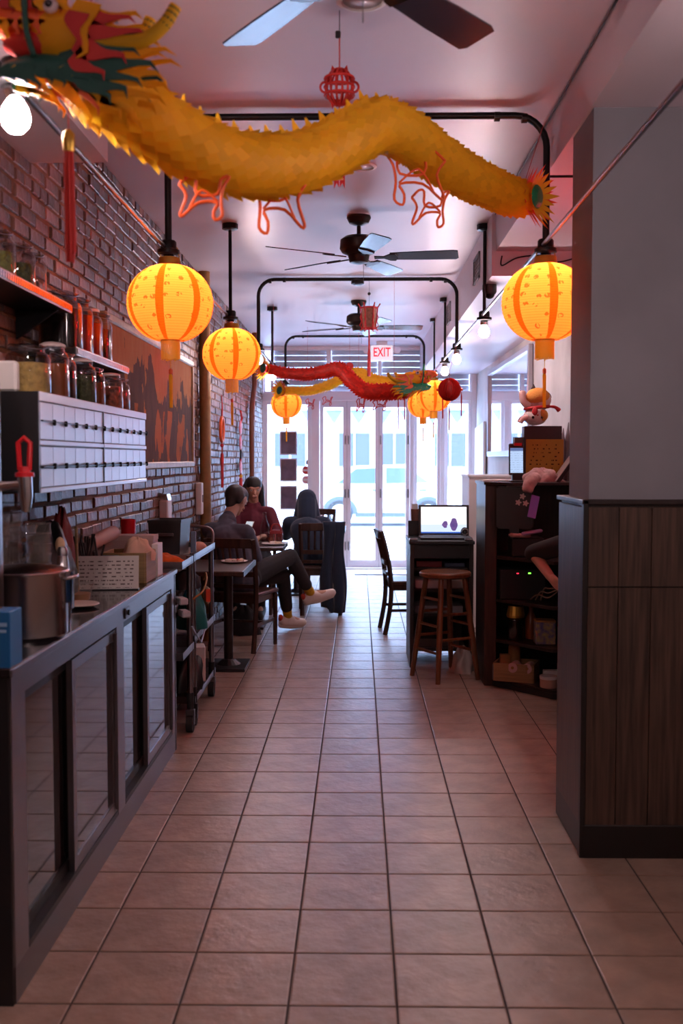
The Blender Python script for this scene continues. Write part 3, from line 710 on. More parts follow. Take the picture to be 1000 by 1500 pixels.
pb = thing('pink_box', 'pale pink card box behind the crate below the brick wall', 'box', (-1.17, 5.12, .955)); ob('carton', G().box(-.13, .15, -.06, .06, 0, .185), mat('pink_card', (.50, .33, .31), .7), pb, bevel=.003); ob('lid_edge', G().box(-.132, .152, -.062, .062, .165, .19), mat('pink_card2', (.55, .40, .38), .7), pb)
t = thing('red_cup', 'red plastic cup beside the pink box near the brick wall', 'cup', (-1.22, 5.40, .956)); ob('body', G().lathe([(.028, 0), (.037, .09), (.039, .25), (.036, .25), (.03, .01), (.001, .01)], 18), mat('red_translucent', (.50, .01, .02), .2), t, smooth='auto')
heap('ginger_root', mat('pale_ginger', (.62, .40, .32), .7), (-1.04, 4.78, 1.05), (.07, .05), .10, 31, 'pale knobbly ginger root in the wooden crate', 'ginger', rough=.3)
t = thing('utensil_bundle', 'bundle of dark straws and sticks lying behind the printed card', 'straws', (-1.23, 4.55, .955))
ob('holder', G().box(-.08, .08, -.10, .10, 0, .12), blackp, t, bevel=.004)
for k in range(26):
    x, y = random.uniform(-.07, .07), random.uniform(-.09, .09)
    ob('straw', G().cyl((x, y, .05), (x+random.uniform(-.04, .04), y+random.uniform(-.05, .05), .19+random.uniform(0, .05)), .005, n=5), mat('dark_straw', (.02, .016, .018), .5), t)
tag(ob('long_spoon', G().tube([(-1.16, 4.2, .96), (-1.16, 4.18, 1.25)], [.005, .007], 6), wd_m), 'long thin wooden stick standing by the dark plastic bag', 'stick')
tag(ob('wrap_roll', G().cyl((-1.25, 4.72, 1.13), (-1.22, 5.06, 1.16), .035, n=16), mat('pink_wrap', (.45, .28, .25), .6), smooth='auto'), 'pinkish paper roll lying above the pink box', 'roll')

# ---- wall drawer cabinet
wht = mat('pale_blue_grey_paint', (.52, .55, .64), .28, ior=1.9, var=.06, vs=3)
DX = -1.03
dc = thing('drawer_cabinet', 'wide wall cabinet of small pale drawers with dark pulls', 'cabinet', (0, 0, 0))
ob('carcass', G().box(WX+.012, DX-.012, 3.30, 4.96, 1.417, 1.745), blackp, dc)
ob('end_panel', G().box(WX+.012, DX, 3.29, 3.302, 1.417, 1.745), blackp, dc)
ob('top_board', G().box(DX-.02, DX+.002, 3.30, 4.96, 1.715, 1.746), wht, dc, bevel=.002)
ob('middle_rail', G().box(DX-.02, DX+.002, 3.30, 4.96, 1.572, 1.588), wht, dc, bevel=.002)
ob('bottom_rail', G().box(DX-.02, DX+.002, 3.30, 4.96, 1.416, 1.432), wht, dc, bevel=.002)
N_ = 12; dw = (4.95-3.312)/N_
dm = G().box(-.010, .001, -dw/2+.0016, dw/2-.0016, -.0305, .0305).mesh('drawer', bevel=.0015); dm.materials.append(wht)
km = G().box(0, .012, -.005, .005, -.010, .010).mesh('pull', bevel=.003); km.materials.append(black)
for z in (1.4655, 1.5365, 1.6215, 1.6825):
    for k in range(N_):
        if k == 6: pass
        o = ob('drawer', dm, None, dc, loc=(DX-.002, 3.312+dw*(k+.5), z))
        q = ob('pull', km, None, o, loc=(.001, dw/2, -.0335)) if z in (1.5365, 1.6825) else None
for z in (1.501, 1.652):
    ob('pull_bar', G().box(DX-.004, DX+.006, 3.32, 4.945, z-.0022, z+.0022), black, dc)
ob('divider', G().box(DX-.01, DX+.0025, 3.312+dw*6-.005, 3.312+dw*6+.005, 1.43, 1.716), blackp, dc)

# ---- shelves with studded trim and jars
shelf_m = mat('black_shelf', (.012, .010, .012), .3)
def stud_shelf(y0, y1, z, label, name='wall_shelf'):
    t = thing(name, label, 'shelf', (0, 0, z), 0, 'shelves with studded metal trim')
    ob('board', G().box(WX+.006, -1.135, y0, y1, -.028, 0), shelf_m, t)
    ob('trim_strip', G().box(-1.135, -1.130, y0, y1, -.030, .004), steel2, t)
    sg = G(); n = int((y1-y0)/.022)
    for k in range(n):
        y = y0+.011+k*.022; sg.box(-1.131, -1.124, y-.007, y+.007, -.025, -.003)
    o = ob('studs', sg, chrome, t); o['kind'] = 'stuff'
    for y in (y0+.08, y1-.08): ob('bracket', G().prism([(WX+.006, -.028), (-1.16, -.028), (WX+.006, -.14)], y-.008, y+.008), blackp, t)
stud_shelf(2.9, 4.055, 2.129, 'upper left wall shelf with studded metal edge carrying herb jars')
stud_shelf(4.11, 5.04, 1.972, 'lower wall shelf with studded metal edge beside the painting')
def jar(loc, label, r, h, fill, fm, lid='clip', cat='jar', name='swing_top_jar'):
    t = thing(name, label, cat, loc, 0, 'glass jars on the brick wall shelves')
    ob('glass', G().lathe([(.001, 0), (r*.94, 0), (r, .008), (r, h*.70), (r*.92, h*.78), (r*.74, h*.82), (r*.74, h*.88), (r*.80, h*.89)], 20), jarglass, t, smooth='auto')
    ob('contents', G().lathe([(.001, .006), (r*.93, .006), (r*.94, h*fill*.96), (r*.6, h*fill), (.001, h*fill*.98)], 16), fm, t, smooth='auto')
    l = ob('lid', G().lathe([(r*.80, h*.90), (r*.80, h*.94), (r*.5, h*.98), (.001, h)], 16), jarglass if lid == 'clip' else mat('pale_cap', (.62, .5, .48), .4), t, smooth='auto')
    if lid == 'clip': ob('wire_clip', G().tube([(r*.86*cos(a), r*.86*sin(a), h*(.86+.10*(sin(a*2)*.5+.5))) for a in [2*pi*k/16 for k in range(16)]], .002, 5, closed=True), steel, l)
    return t
herb = mat('green_herbs', (.10, .11, .03), .8, var=.6, vs=60, bump=1, bs=90); herb2 = mat('dark_herbs', (.05, .06, .02), .8, var=.6, vs=60, bump=1, bs=90)
redl = mat('red_liquor', (.30, .012, .01), .1); amber = mat('amber_liquor', (.20, .05, .012), .12); dkl = mat('dark_liquor', (.012, .008, .008), .08)
berry = mat('red_brown_berries', (.25, .05, .02), .5, var=.8, vs=45, bump=1, bs=60); ging = mat('ginger_slices', (.42, .28, .08), .6, var=.4, vs=40, bump=1, bs=60)
for y, lab, fm, r in ((3.24, 'glass jar of dried herbs at the left picture edge on the upper shelf', herb, .055), (3.46, 'glass jar of green herbs second on the upper shelf', herb, .062),
                      (3.67, 'glass jar of dark herbs third on the upper shelf', herb2, .062), (3.84, 'empty looking glass jar fourth on the upper shelf', herb2, .05)):
    jar((-1.215, y, 2.13), lab, r, .165, .55 if y < 3.8 else .12, fm)
jar((-1.225, 4.23, 1.973), 'big black filled jar at the near end of the lower shelf', .088, .245, .70, dkl)
jar((-1.21, 4.43, 1.973), 'tall jar of red liquor just right of the big black jar', .066, .25, .70, redl)
jar((-1.215, 4.62, 1.973), 'second tall jar of red liquor on the lower shelf', .064, .235, .70, redl, 'cap')
jar((-1.215, 4.80, 1.973), 'dark tall jar at the far end of the lower shelf', .064, .235, .68, dkl)
tops = ((3.46, .075, ging, .17, 'wide jar of yellow slices leftmost on the drawer cabinet'), (3.67, .058, amber, .20, 'jar of amber liquor second on the drawer cabinet'),
        (3.86, .052, dkl, .185, 'dark jar third on the drawer cabinet'), (4.06, .055, herb2, .18, 'jar of brown leaves fourth on the drawer cabinet'),
        (4.30, .052, amber, .165, 'small amber jar fifth on the drawer cabinet'), (4.52, .056, berry, .16, 'jar of red brown berries sixth on the drawer cabinet'),
        (4.74, .058, berry, .155, 'jar of red brown berries at the far end of the drawer cabinet'))
for i, (y, r, fm, h, lab) in enumerate(tops): jar((-1.115+(.02 if i % 2 else 0), y, 1.746), lab, r, h, .62, fm, 'clip' if i % 2 == 0 else 'cap')
t = thing('wall_paper_bag', 'pale paper packet on the cabinet top at the left edge', 'packet', (-1.15, 3.34, 1.746)); ob('packet', G().box(-.06, .04, -.02, .02, 0, .10), paper, t, bevel=.008)

# ---- landscape painting
def painting_mat():
    m = bpy.data.materials.new('mountain_painting'); m.use_nodes = True; e = NT(m); p = e.xyz('Object')
    y, z = p[1], p[2]
    n1 = e.noise(e.comb(e.op('MULTIPLY', y, 2.2), e.op('MULTIPLY', z, 1.3), 0), 1.7, 6)
    n2 = e.noise(e.comb(e.op('MULTIPLY', y, 6.0), e.op('MULTIPLY', z, 2.4), 3), 2.0, 8)
    ridge = e.op('ADD', e.op('MULTIPLY', n1, 1.5), -.62)
    mk = e.op('GREATER_THAN', e.op('ADD', ridge, e.op('MULTIPLY', e.op('SUBTRACT', n2, .5), .35)), z)
    sky = e.mix(n2, (.42, .13, .045), (.50, .26, .11))
    rock = e.mix(n2, (.045, .035, .04), (.17, .10, .075))
    c = e.mix(mk, sky, rock)
    fall = e.op('MULTIPLY', e.op('GREATER_THAN', n1, .56), e.op('LESS_THAN', z, -.02))
    c = e.mix(e.op('MULTIPLY', fall, .8), c, (.50, .15, .05))
    b = e.N['Principled BSDF']; e.L.new(c, b.inputs['Base Color']); b.inputs['Roughness'].default_value = .9; b.inputs['Specular IOR Level'].default_value = .1; return m
pt = thing('landscape_painting', 'wide framed painting of misty orange mountains on the brick wall', 'painting', (WX+.006, 6.61, 1.87))
ob('canvas', G().box(0, .030, -1.34, 1.34, -.38, .38), painting_mat(), pt)
fr_m = mat('pale_gilt_frame', (.36, .25, .13), .45, var=.2, vs=20, bump=.3, bs=60)
for a, b, c, d in ((-1.38, 1.38, .365, .41), (-1.38, 1.38, -.41, -.365)): ob('frame_rail', G().box(0, .045, a, b, c, d), fr_m, pt, bevel=.008)
for a, b in ((-1.38, -1.335), (1.335, 1.38)): ob('frame_stile', G().box(0, .045, a, b, -.37, .37), fr_m, pt, bevel=.008)
# pipes on the wall
pipe_m = mat('ochre_painted_pipe', (.30, .16, .06), .5, var=.2, vs=12)
t = thing('riser_pipe', 'thick ochre riser pipe beside the painting running up the brick wall', 'pipe', (WX+.055, 8.52, 0))
ob('pipe', G().cyl((0, 0, 0), (0, 0, CZ), .047, n=18), pipe_m, t, smooth='auto')
for z in (.9, 2.02, 2.75): ob('joint', G().cyl((0, 0, z), (0, 0, z+.02), .052, n=18), pipe_m, t)
tag(ob('gas_pipe', G().tube(spline([(-1.28, 12.3, 0), (-1.28, 12.3, 1.2), (-1.28, 12.3, 2.05), (-1.28, 12.42, 2.25), (-1.28, 12.62, 2.42), (-1.28, 12.66, 2.6), (-1.28, 12.66, CZ)], 5), .032, 12), mat('rust_brown_pipe', (.20, .06, .03), .45), smooth=True), 'bent rust brown pipe at the far end of the brick wall', 'pipe')
t = thing('wall_box', 'pale vertical switch box on the brick wall behind the ochre pipe', 'switch box', (WX+.006, 8.34, 1.2)); ob('case', G().box(0, .05, -.05, .05, -.13, .13), white, t, bevel=.006); ob('switch', G().box(.05, .056, -.015, .015, -.03, .03), plaster, t)
t = thing('soap_dispenser', 'white wall dispenser with metal top on the brick wall above the bin', 'dispenser', (WX+.006, 6.84, 1.12)); ob('body', G().box(0, .06, -.07, .07, 0, .13), white, t, bevel=.008); ob('top', G().prism([(0, .13), (.06, .13), (.05, .17), (0, .18)], -.06, .06), chrome, t)

# charms on the brick wall
def tass(par, z0, z1, r, m, x=0, y=0): return ob('tassel', G().tube([(x, y, z0), (x, y, z0-.02), (x, y, z1)], [r*.6, r, r*.8], 8), m, par, smooth='auto')
c1 = thing('wall_charm', 'orange oval charm with long red tassel hanging on the brick wall', 'charm', (-1.295, 9.72, 0))
ob('ring', G().tube([(0, .10*cos(a), 1.80+.115*sin(a)) for a in [2*pi*k/28 for k in range(28)]], .016, 8, closed=True), orange, c1, smooth=True)
ob('cord', G().tube([(0, 0, 2.13), (.004, 0, 1.99), (0, 0, 1.92)], [.003, .008, .008], 6), redcord, c1); ob('knot', G().ball((0, 0, 1.65), .018), redcord, c1, smooth=True); ob('lower_cord', G().cyl((0, 0, 1.68), (0, 0, 1.58), .005), redcord, c1)
tass(c1, 1.58, 1.25, .016, redcord)
c2 = thing('wall_charm', 'pink and red string of carved charms near the far pipe', 'charm', (-1.295, 11.25, 0))
pk = mat('pink_red_carved', (.60, .10, .12), .5, var=.4, vs=60)
for z, rz_ in ((1.86, .09), (1.70, .08), (1.43, .075)):
    ob('charm_piece', G().ball((0, 0, z), (.014, .10, rz_), 14, 8), pk, c2, smooth=True)
ob('cord', G().tube([(0, 0, 2.05), (.01, .04, 1.97), (0, 0, 1.9), (0, .01, 1.6), (0, 0, 1.35)], .010, 6), redcord, c2); ob('dark_fish', G().ball((.01, -.07, 1.57), (.012, .04, .055), 10, 6), dkc, c2, smooth=True)
ob('bead', G().ball((0, 0, 1.33), .02), yellow, c2, smooth=True); tass(c2, 1.32, 1.0, .02, redcord)

# ================================================================== DRAGONS AND HANGING DECORATIONS
def frames(path):
    out = []
    for i, p in enumerate(path):
        t = (path[min(i+1, len(path)-1)] - path[max(i-1, 0)]).normalized()
        sd = t.cross(Vector((0, 0, 1))).normalized(); up = sd.cross(t); out.append((p, t, sd, up))
    return out
def resample(path, step):
    L = [0]
    for a, b in zip(path[:-1], path[1:]): L.append(L[-1]+(b-a).length)
    n = int(L[-1]/step); out = []; j = 0
    for k in range(n+1):
        d = k*step
        while j < len(L)-2 and L[j+1] < d: j += 1
        t = (d-L[j])/max(1e-9, L[j+1]-L[j]); out.append(path[j].lerp(path[j+1], t))
    return out
def flame(b, t, w, wig=.25, n=7):
    b = Vector(b); t = Vector(t); d = t-b; L = d.length; d.normalize(); nn = Vector((-d.y, d.x)); A = []; B = []
    for k in range(n):
        s = k/n; c = b + d*L*s + nn*w*wig*sin(s*5.5)*(.4+s); ww = w*(1-s)**.75*.5*(1+.25*sin(s*7))
        A.append(c+nn*ww); B.append(c-nn*ww)
    return [(q.x, q.y) for q in A] + [(t.x, t.y)] + [(q.x, q.y) for q in reversed(B)]
def dragon(label, pts, r, scale_m, ridge_m, leg_m, step=.021, nr=15, taper=.85, shag=1.16):
    t = thing('paper_dragon', label, 'dragon', (0, 0, 0), 0, 'folded paper dragons')
    P = resample(spline(pts, 14), step); F = frames(P); n = len(P)
    rad = lambda i: r*(1 - (1-taper)*(i/n)**2)
    ob('body', G().tube([f[0] for f in F], [rad(i)*.90 for i in range(n)], 14), scale_m, t, smooth=True)
    g = G()
    for i, (p, tt, sd, up) in enumerate(F[:-1]):
        q = rad(i); w_ = 2*pi*q/nr
        for k in range(nr):
            a = 2*pi*(k + (.5 if i % 2 else 0))/nr + .04*random.uniform(-1, 1)
            d = sd*cos(a)+up*sin(a); e = sd*-sin(a)+up*cos(a); o = random.uniform(.96, 1.04)
            b = p+d*q*.92; m_ = p+d*q*1.05*o+tt*step*.9; tip = p+d*q*shag*o+tt*step*2.0
            g.poly([tuple(b-e*w_*.35), tuple(m_-e*w_*.52), tuple(tip), tuple(m_+e*w_*.52), tuple(b+e*w_*.35)])
    o = ob('scales', g, scale_m, t, fixn=False); o['kind'] = 'stuff'
    for i in range(4, n-3, 3):
        p, tt, sd, up = F[i]; q = rad(i); h = q*(.32+.25*random.random())
        ob('ridge_spike', G().poly([tuple(p+up*q*.95-tt*.018), tuple(p+up*(q+h)-tt*.004), tuple(p+up*q*.95+tt*.026)]).poly([tuple(p+up*q*.95-tt*.018+sd*.004), tuple(p+up*(q+h)-tt*.004+sd*.004), tuple(p+up*q*.95+tt*.026+sd*.004)]), ridge_m, t, fixn=False)
    return t, F
def head(par, org, sx, sc, cols, side=True):
    """cardboard head; design units follow a 290 x 200 grid, nose to -x"""
    ye, rd, gr, orr = cols
    def M(y): return Matrix.Translation(org) @ Matrix.Diagonal((sx*sc, sc, -sc, 1)) @ Matrix.Translation((-140, y/1.0, -98))
    hd = ob('head', G().ball((0, 0, 0), (58, 34, 40), 18, 10), ye, par, smooth=True)
    hd.data.transform(M(0) @ Matrix.Translation((100, 0, 45)))
    jaw = G().ball((0, 0, 0), (70, 30, 22), 18, 8).ball((48, 0, -8), (40, 30, 26), 14, 8)
    j = ob('jaw', jaw, gr, hd, smooth=True); j.data.transform(M(0) @ Matrix.Translation((70, 0, 92)))
    nose = ob('snout', G().ball((0, 0, 0), (62, 28, 26), 16, 8), orr, hd, smooth=True); nose.data.transform(M(0) @ Matrix.Translation((25, 0, 20)))
    mo = ob('mouth', G().ball((0, 0, 0), (56, 26, 22), 16, 8), rd, hd, smooth=True); mo.data.transform(M(0) @ Matrix.Translation((62, 0, 55)))
    lay = []
    for b, tp, w_ in (((140, 70), (262, 80), 20), ((140, 88), (247, 118), 24), ((140, 105), (225, 150), 24), ((130, 20), (215, 30), 20), ((120, 95), (205, 178), 22)): lay.append((b, tp, w_, ye, 22))
    for b, tp, w_ in (((140, 62), (240, 66), 18), ((135, 118), (200, 168), 20), ((128, 108), (182, 170), 18), ((142, 96), (238, 134), 18), ((138, 40), (232, 50), 16)): lay.append((b, tp, w_, ye, 25))
    for b, tp, w_ in (((134, 58), (212, 84), 16), ((132, 88), (215, 128), 18), ((122, 104), (168, 150), 18)): lay.append((b, tp, w_, gr, 29))
    for b, tp, w_ in (((128, 42), (223, 63), 20), ((130, 75), (238, 106), 24), ((130, 100), (192, 142), 26), ((128, 22), (180, 38), 16)): lay.append((b, tp, w_, gr, 27))
    for b, tp, w_ in (((125, 20), (207, 40), 18), ((122, 38), (224, 60), 20), ((122, 60), (193, 97), 24), ((118, 80), (160, 118), 20)): lay.append((b, tp, w_, rd, 32))
    for k, (bx_, tx, ty) in enumerate(((40, 62, 128), (52, 78, 142), (64, 84, 150), (76, 104, 138), (84, 112, 158), (94, 122, 168), (104, 138, 182), (112, 150, 166), (120, 150, 150), (24, 44, 122), (100, 118, 140))): lay.append(((bx_, 98), (tx, ty), 15, ye if k % 4 != 3 else orr, 24+k % 3*2))
    for k in range(7): lay.append(((18+k*17, 96), (30+k*18, 122+4*(k % 3)), 14, gr, 31))
    for k in range(6): lay.append(((8+k*15, 30), (2+k*15, 52+6*(k % 2)), 16, (orr, ye)[k % 2], 30)); lay.append(((20+k*16, 2), (30+k*17, 24+5*(k % 2)), 15, (rd, ye)[k % 2], 31))
    lay.append(((142, 10), (122, 88), 26, ye, 36)); lay.append(((128, 25), (118, 75), 22, rd, 38))
    for b, tp, w_, m_, y in lay:
        for s in ((-1, 1) if side else (-1,)):
            ob('mane_tongue', G().prism(flame(b, tp, w_*1.35), s*y-.8, s*y+.8, M(0), 'y'), m_, hd)
    for s in (-1, 1):
        hp = spline([(140, s*18, 58), (175, s*22, 62), (215, s*26, 60), (245, s*28, 40), (262, s*28, 14)], 4)
        if s > 0: hp = spline([(140, 18, 50), (175, 24, 46), (200, 30, 36), (214, 32, 6)], 4)
        hg = ob('horn', G().tube([tuple(M(0) @ p) for p in hp], [sc*(12-3.5*i/len(hp)) for i in range(len(hp))], 10), ye, hd, smooth='auto')
        for p_, q_ in list(zip(hp[:-1], hp[1:]))[3::1]:
            ob('horn_stripe', G().cyl(tuple(M(0) @ p_), tuple(M(0) @ p_.lerp(q_, .25)), sc*11.0*(1-.2*hp.index(p_)/len(hp)), n=10), mat('dark_brown_ink', (.05, .02, .01), .6), hg)
        e = ob('eye', G().ball((0, 0, 0), (11, 5, 10), 14, 8), mat('eye_white', (.75, .6, .6), .4), hd, smooth=True); e.data.transform(M(s*32) @ Matrix.Translation((86, 0, 14)))
        e2 = ob('pupil', G().ball((0, 0, 0), (6, 3, 6), 12, 6), mat('dark_eye', (.02, .005, .01), .2), e, smooth=True); e2.data.transform(M(s*36.5) @ Matrix.Translation((84, 0, 12)))
        ob('whisker', G().tube([tuple(M(0) @ Vector(p)) for p in spline([(46, s*30, -40), (50, s*36, 10), (53, s*38, 50), (62, s*33, 84)], 4)], sc*4.2, 8), gr, hd, smooth=True)
    return hd
LEG = [(0, 32), (40, 2), (70, 7), (75, 67), (160, 67), (175, 17), (210, 7), (185, 42), (175, 92), (180, 142), (150, 157), (145, 127), (160, 97), (80, 97), (15, 142), (5, 132), (30, 72)]
def claw(par, o, ex, ez, m):
    pts = spline([(o[0]+ex*(x/210), o[1], o[2]+ez*(y/157)) for x, y in LEG]+[(o[0], o[1], o[2]+ez*.2)], 3)
    l = ob('leg', G().tube(pts, .0048, 7), m, par, smooth=True)
    ob('toe', G().tube(spline([(o[0]+ex*.2, o[1], o[2]+ez*.75), (o[0]+ex*.45, o[1]-.004, o[2]+ez*.35), (o[0]+ex*.78, o[1], o[2]+ez*.6)], 4), .004, 6), m, l, smooth=True)
def tail_fan(par, F, r, ms, at, face):
    p, t, sd, up = F[at]; t = Vector(face).normalized(); sd = t.cross(Vector((0, 0, 1))).normalized(); up = sd.cross(t)
    for ring, (m_, n, L0, off) in enumerate(((ms[0], 18, 1.25, .06), (ms[1], 18, 1.0, .09))):
        for k in range(n):
            a = 2*pi*(k+.5*ring)/n; d = sd*cos(a)+up*sin(a); e = sd*-sin(a)+up*cos(a); L_ = r*L0*random.uniform(.8, 1.2)
            b = p+t*(off-.02)+d*r*.50; tip = b + (d*.85+t*.55).normalized()*L_
            q = G().poly([tuple(b-e*r*.12), tuple(b+(tip-b)*.5-e*r*.13), tuple(tip), tuple(b+(tip-b)*.5+e*r*.13), tuple(b+e*r*.12)])
            ob('tail_petal', q, m_, par, fixn=False)
    d = ob('tail_disc', G().lathe([(.001, .012), (r*.3, .01), (r*.52, .0), (r*.56, -.004), (.001, -.006)], 16, wob=lambda a, z: 1+.08*sin(8*a)), ms[2], par)
    d.matrix_world = Matrix.Translation(p+t*.085) @ t.to_track_quat('Z', 'Y').to_matrix().to_4x4()
yscale = mat('golden_scale_paper', (1.0, .58, .02), .55, island=.09, var=.05)
rscale = mat('red_scale_paper', (.72, .03, .015), .5, island=.2, var=.05)
def paperize(m, fac):
    nt = m.node_tree; N = nt.nodes; L = nt.links; b = N['Principled BSDF']; t = N.new('ShaderNodeBsdfTranslucent'); mx = N.new('ShaderNodeMixShader'); mx.inputs[0].default_value = fac
    if b.inputs['Base Color'].is_linked: L.new(b.inputs['Base Color'].links[0].from_socket, t.inputs[0])
    else: t.inputs[0].default_value = b.inputs['Base Color'].default_value
    L.new(b.outputs[0], mx.inputs[1]); L.new(t.outputs[0], mx.inputs[2]); L.new(mx.outputs[0], N['Material Output'].inputs[0])
for m_ in (yscale, rscale, yellow): paperize(m_, .5)
dg, F = dragon('big golden yellow paper dragon hanging across the ceiling in front',
    [(-0.635, 2.42, 2.416), (-0.619, 2.45, 2.411), (-0.521, 2.60, 2.370), (-0.425, 2.75, 2.340), (-0.315, 2.90, 2.346), (-0.174, 3.10, 2.410), (-0.054, 3.25, 2.510), (0.050, 3.40, 2.610), (0.150, 3.55, 2.634), (0.285, 3.80, 2.621), (0.437, 4.05, 2.614), (0.591, 4.30, 2.622), (0.687, 4.43, 2.631)],
    .082, yscale, yscale, orange, step=.025, nr=13, shag=1.2)
head(dg, (-0.612, 2.42, 2.419), 1, .00161, (yellow, red, green, orange))
for o_, ex, ez in (((-0.468, 2.70, 2.266), 0.131, -0.116), ((-0.155, 3.02, 2.360), -0.158, -0.176), ((0.300, 3.62, 2.597), -0.206, -0.186), ((0.193, 3.80, 2.508), 0.136, -0.135)): claw(dg, o_, ex, ez, orange)
tail_fan(dg, F, .088, (orange, mat('lemon_card', (.95, .62, .02), .5), green2), len(F)-1, (.80, -.60, -.05))
ob('tie_string', G().tube([(.70, 4.46, 2.68), (.81, 4.60, 2.99)], .0015, 5), redcord, dg); ob('tie_string', G().tube([(-.62, 2.42, 2.5), (-.62, 2.42, CZ)], .0015, 5), redcord, dg)
ts = thing('red_tassel', 'long red tassel hanging from the yellow dragon head', 'tassel', (-0.671, 2.40, 0))
ob('cord', G().cyl((0, 0, 2.390), (0, 0, 2.268), .0015, n=5), redcord, ts); ob('cap', G().lathe([(.006, .03), (.014, .02), (.015, 0), (.013, -.02)], 10, (0, 0, 2.258)), gold, ts, smooth='auto')
for k in range(14):
    a = 2*pi*k/14; rr = .009 if k % 2 else .005; e = 1.984+.03*random.random()
    ob('strand', G().tube([(rr*.7*cos(a), rr*.7*sin(a), 2.258), (rr*cos(a), rr*sin(a), 2.208), (rr*1.1*cos(a)+.002, rr*1.1*sin(a), e)], .0036, 5), red, ts)

dr, F2 = dragon('red paper dragon hanging before the shop front with its head to the right',
    [(.42, 8.58, 2.094), (.398, 8.6, 2.094), (.307, 8.75, 2.098), (.206, 8.9, 2.10), (.06, 9.1, 2.121), (-.062, 9.3, 2.226), (-.178, 9.55, 2.352), (-.324, 9.75, 2.344), (-.532, 10.0, 2.338), (-.745, 10.2, 2.375), (-.90, 10.35, 2.422)],
    .060, rscale, rscale, red, step=.022, nr=13, taper=.7, shag=1.38)
head(dr, (.41, 8.56, 2.115), -1, .00140, (yellow, orange, green2, orange))
tail_fan(dr, F2, .085, (yellow, orange, green), len(F2)-1, (-.7, -.7, .1))
for o_, ex, ez in (((-.02, 9.0, 2.05), .08, -.12), ((.12, 8.9, 2.03), .13, -.09)): claw(dr, o_, ex, ez, red)
for x, z0, z1 in ((.332, 1.99, 1.77), (.385, 2.05, 1.85)): ob('whisker_tassel', G().tube([(x, 8.62, z0+.05), (x, 8.62, z0), (x, 8.62, z1)], [.002, .006, .005], 6), redcord, dr)
for (x, y, z) in ((.30, 8.75, 2.18), (-.85, 10.3, 2.47)): ob('tie_string', G().cyl((x, y, z), (x, y, CZ), .0012, n=5), redcord, dr)
dy, F3 = dragon('small yellow paper dragon hanging behind the red dragon',
    [(.54, 10.78, 2.28), (.521, 10.8, 2.281), (.364, 11.0, 2.324), (.185, 11.2, 2.368), (-.001, 11.5, 2.474), (-.156, 11.7, 2.452), (-.356, 11.9, 2.366), (-.603, 12.1, 2.316), (-.80, 12.25, 2.33), (-.90, 12.35, 2.33)],
    .056, yscale, yscale, red, step=.024, nr=12, taper=.7, shag=1.38)
head(dy, (.56, 10.76, 2.30), -1, .00115, (yellow, orange, green2, orange))
tail_fan(dy, F3, .09, (orange, yellow, green), len(F3)-1, (-.7, -.7, .1))
for o_, ex, ez in (((-.62, 12.0, 2.22), .11, -.12), ((-.42, 11.9, 2.24), .12, -.10)): claw(dy, o_, ex, ez, red)
for (x, y, z) in ((0, 11.5, 2.55), (-.6, 12.1, 2.39)): ob('tie_string', G().cyl((x, y, z), (x, y, CZ), .0012, n=5), redcord, dy)

# red openwork knot ball
kb = thing('red_knot_ball', 'red openwork knot ball hanging above the yellow dragon', 'ornament', (-.067, 3.60, 2.806))
for k in range(7):
    a = pi*k/7; ob('loop', G().tube([(.048*cos(p)*cos(a), .048*cos(p)*sin(a), .062*sin(p)) for p in [2*pi*j/24 for j in range(24)]], .0038, 6, closed=True), red, kb, smooth=True)
for z in (-.028, 0, .028): ob('band', G().tube([(.051*cos(p)*(1-abs(z)*6*abs(z)*3), .051*sin(p)*(1-abs(z)*18*abs(z)), z) for p in [2*pi*j/20 for j in range(20)]], .0045, 6, closed=True), red, kb, smooth=True)
for s in (-1, 1):
    ob('ear_loop', G().tube([(s*(.048+.018*sin(p)), 0, .018*cos(p)) for p in [pi*j/8 for j in range(9)]], .0045, 6), red, kb, smooth=True)
    for u in (-1, 1): ob('point', G().prism([(s*.010, u*.055), (s*.030, u*.050), (s*.026, u*.074)], -.003, .003), red, kb)
ob('cord', G().cyl((0, 0, .06), (0, 0, .18), .0025, n=6), red, kb); ob('wire', G().cyl((0, 0, .17), (0, 0, CZ-2.806), .0016, n=5), blackp, kb)
ob('hook', G().box(-.014, .004, -.005, .005, .165, .19), blackp, kb, bevel=.003)
ob('lower_bow', G().tube([(-.035*abs(sin(p))*(1 if p < pi else -1), 0, -.10+.022*cos(p*2)) for p in [2*pi*j/20 for j in range(20)]], .006, 6, closed=True), red, kb)
ob('lower_cord', G().cyl((0, 0, -.06), (0, 0, -.26), .003, n=6), red, kb)
for s in (-1, 1): ob('ribbon', G().prism([(s*.001, -.23), (s*.019, -.24), (s*.019, -.345), (s*.010, -.325), (s*.001, -.34)], -.002, .002), red, kb)
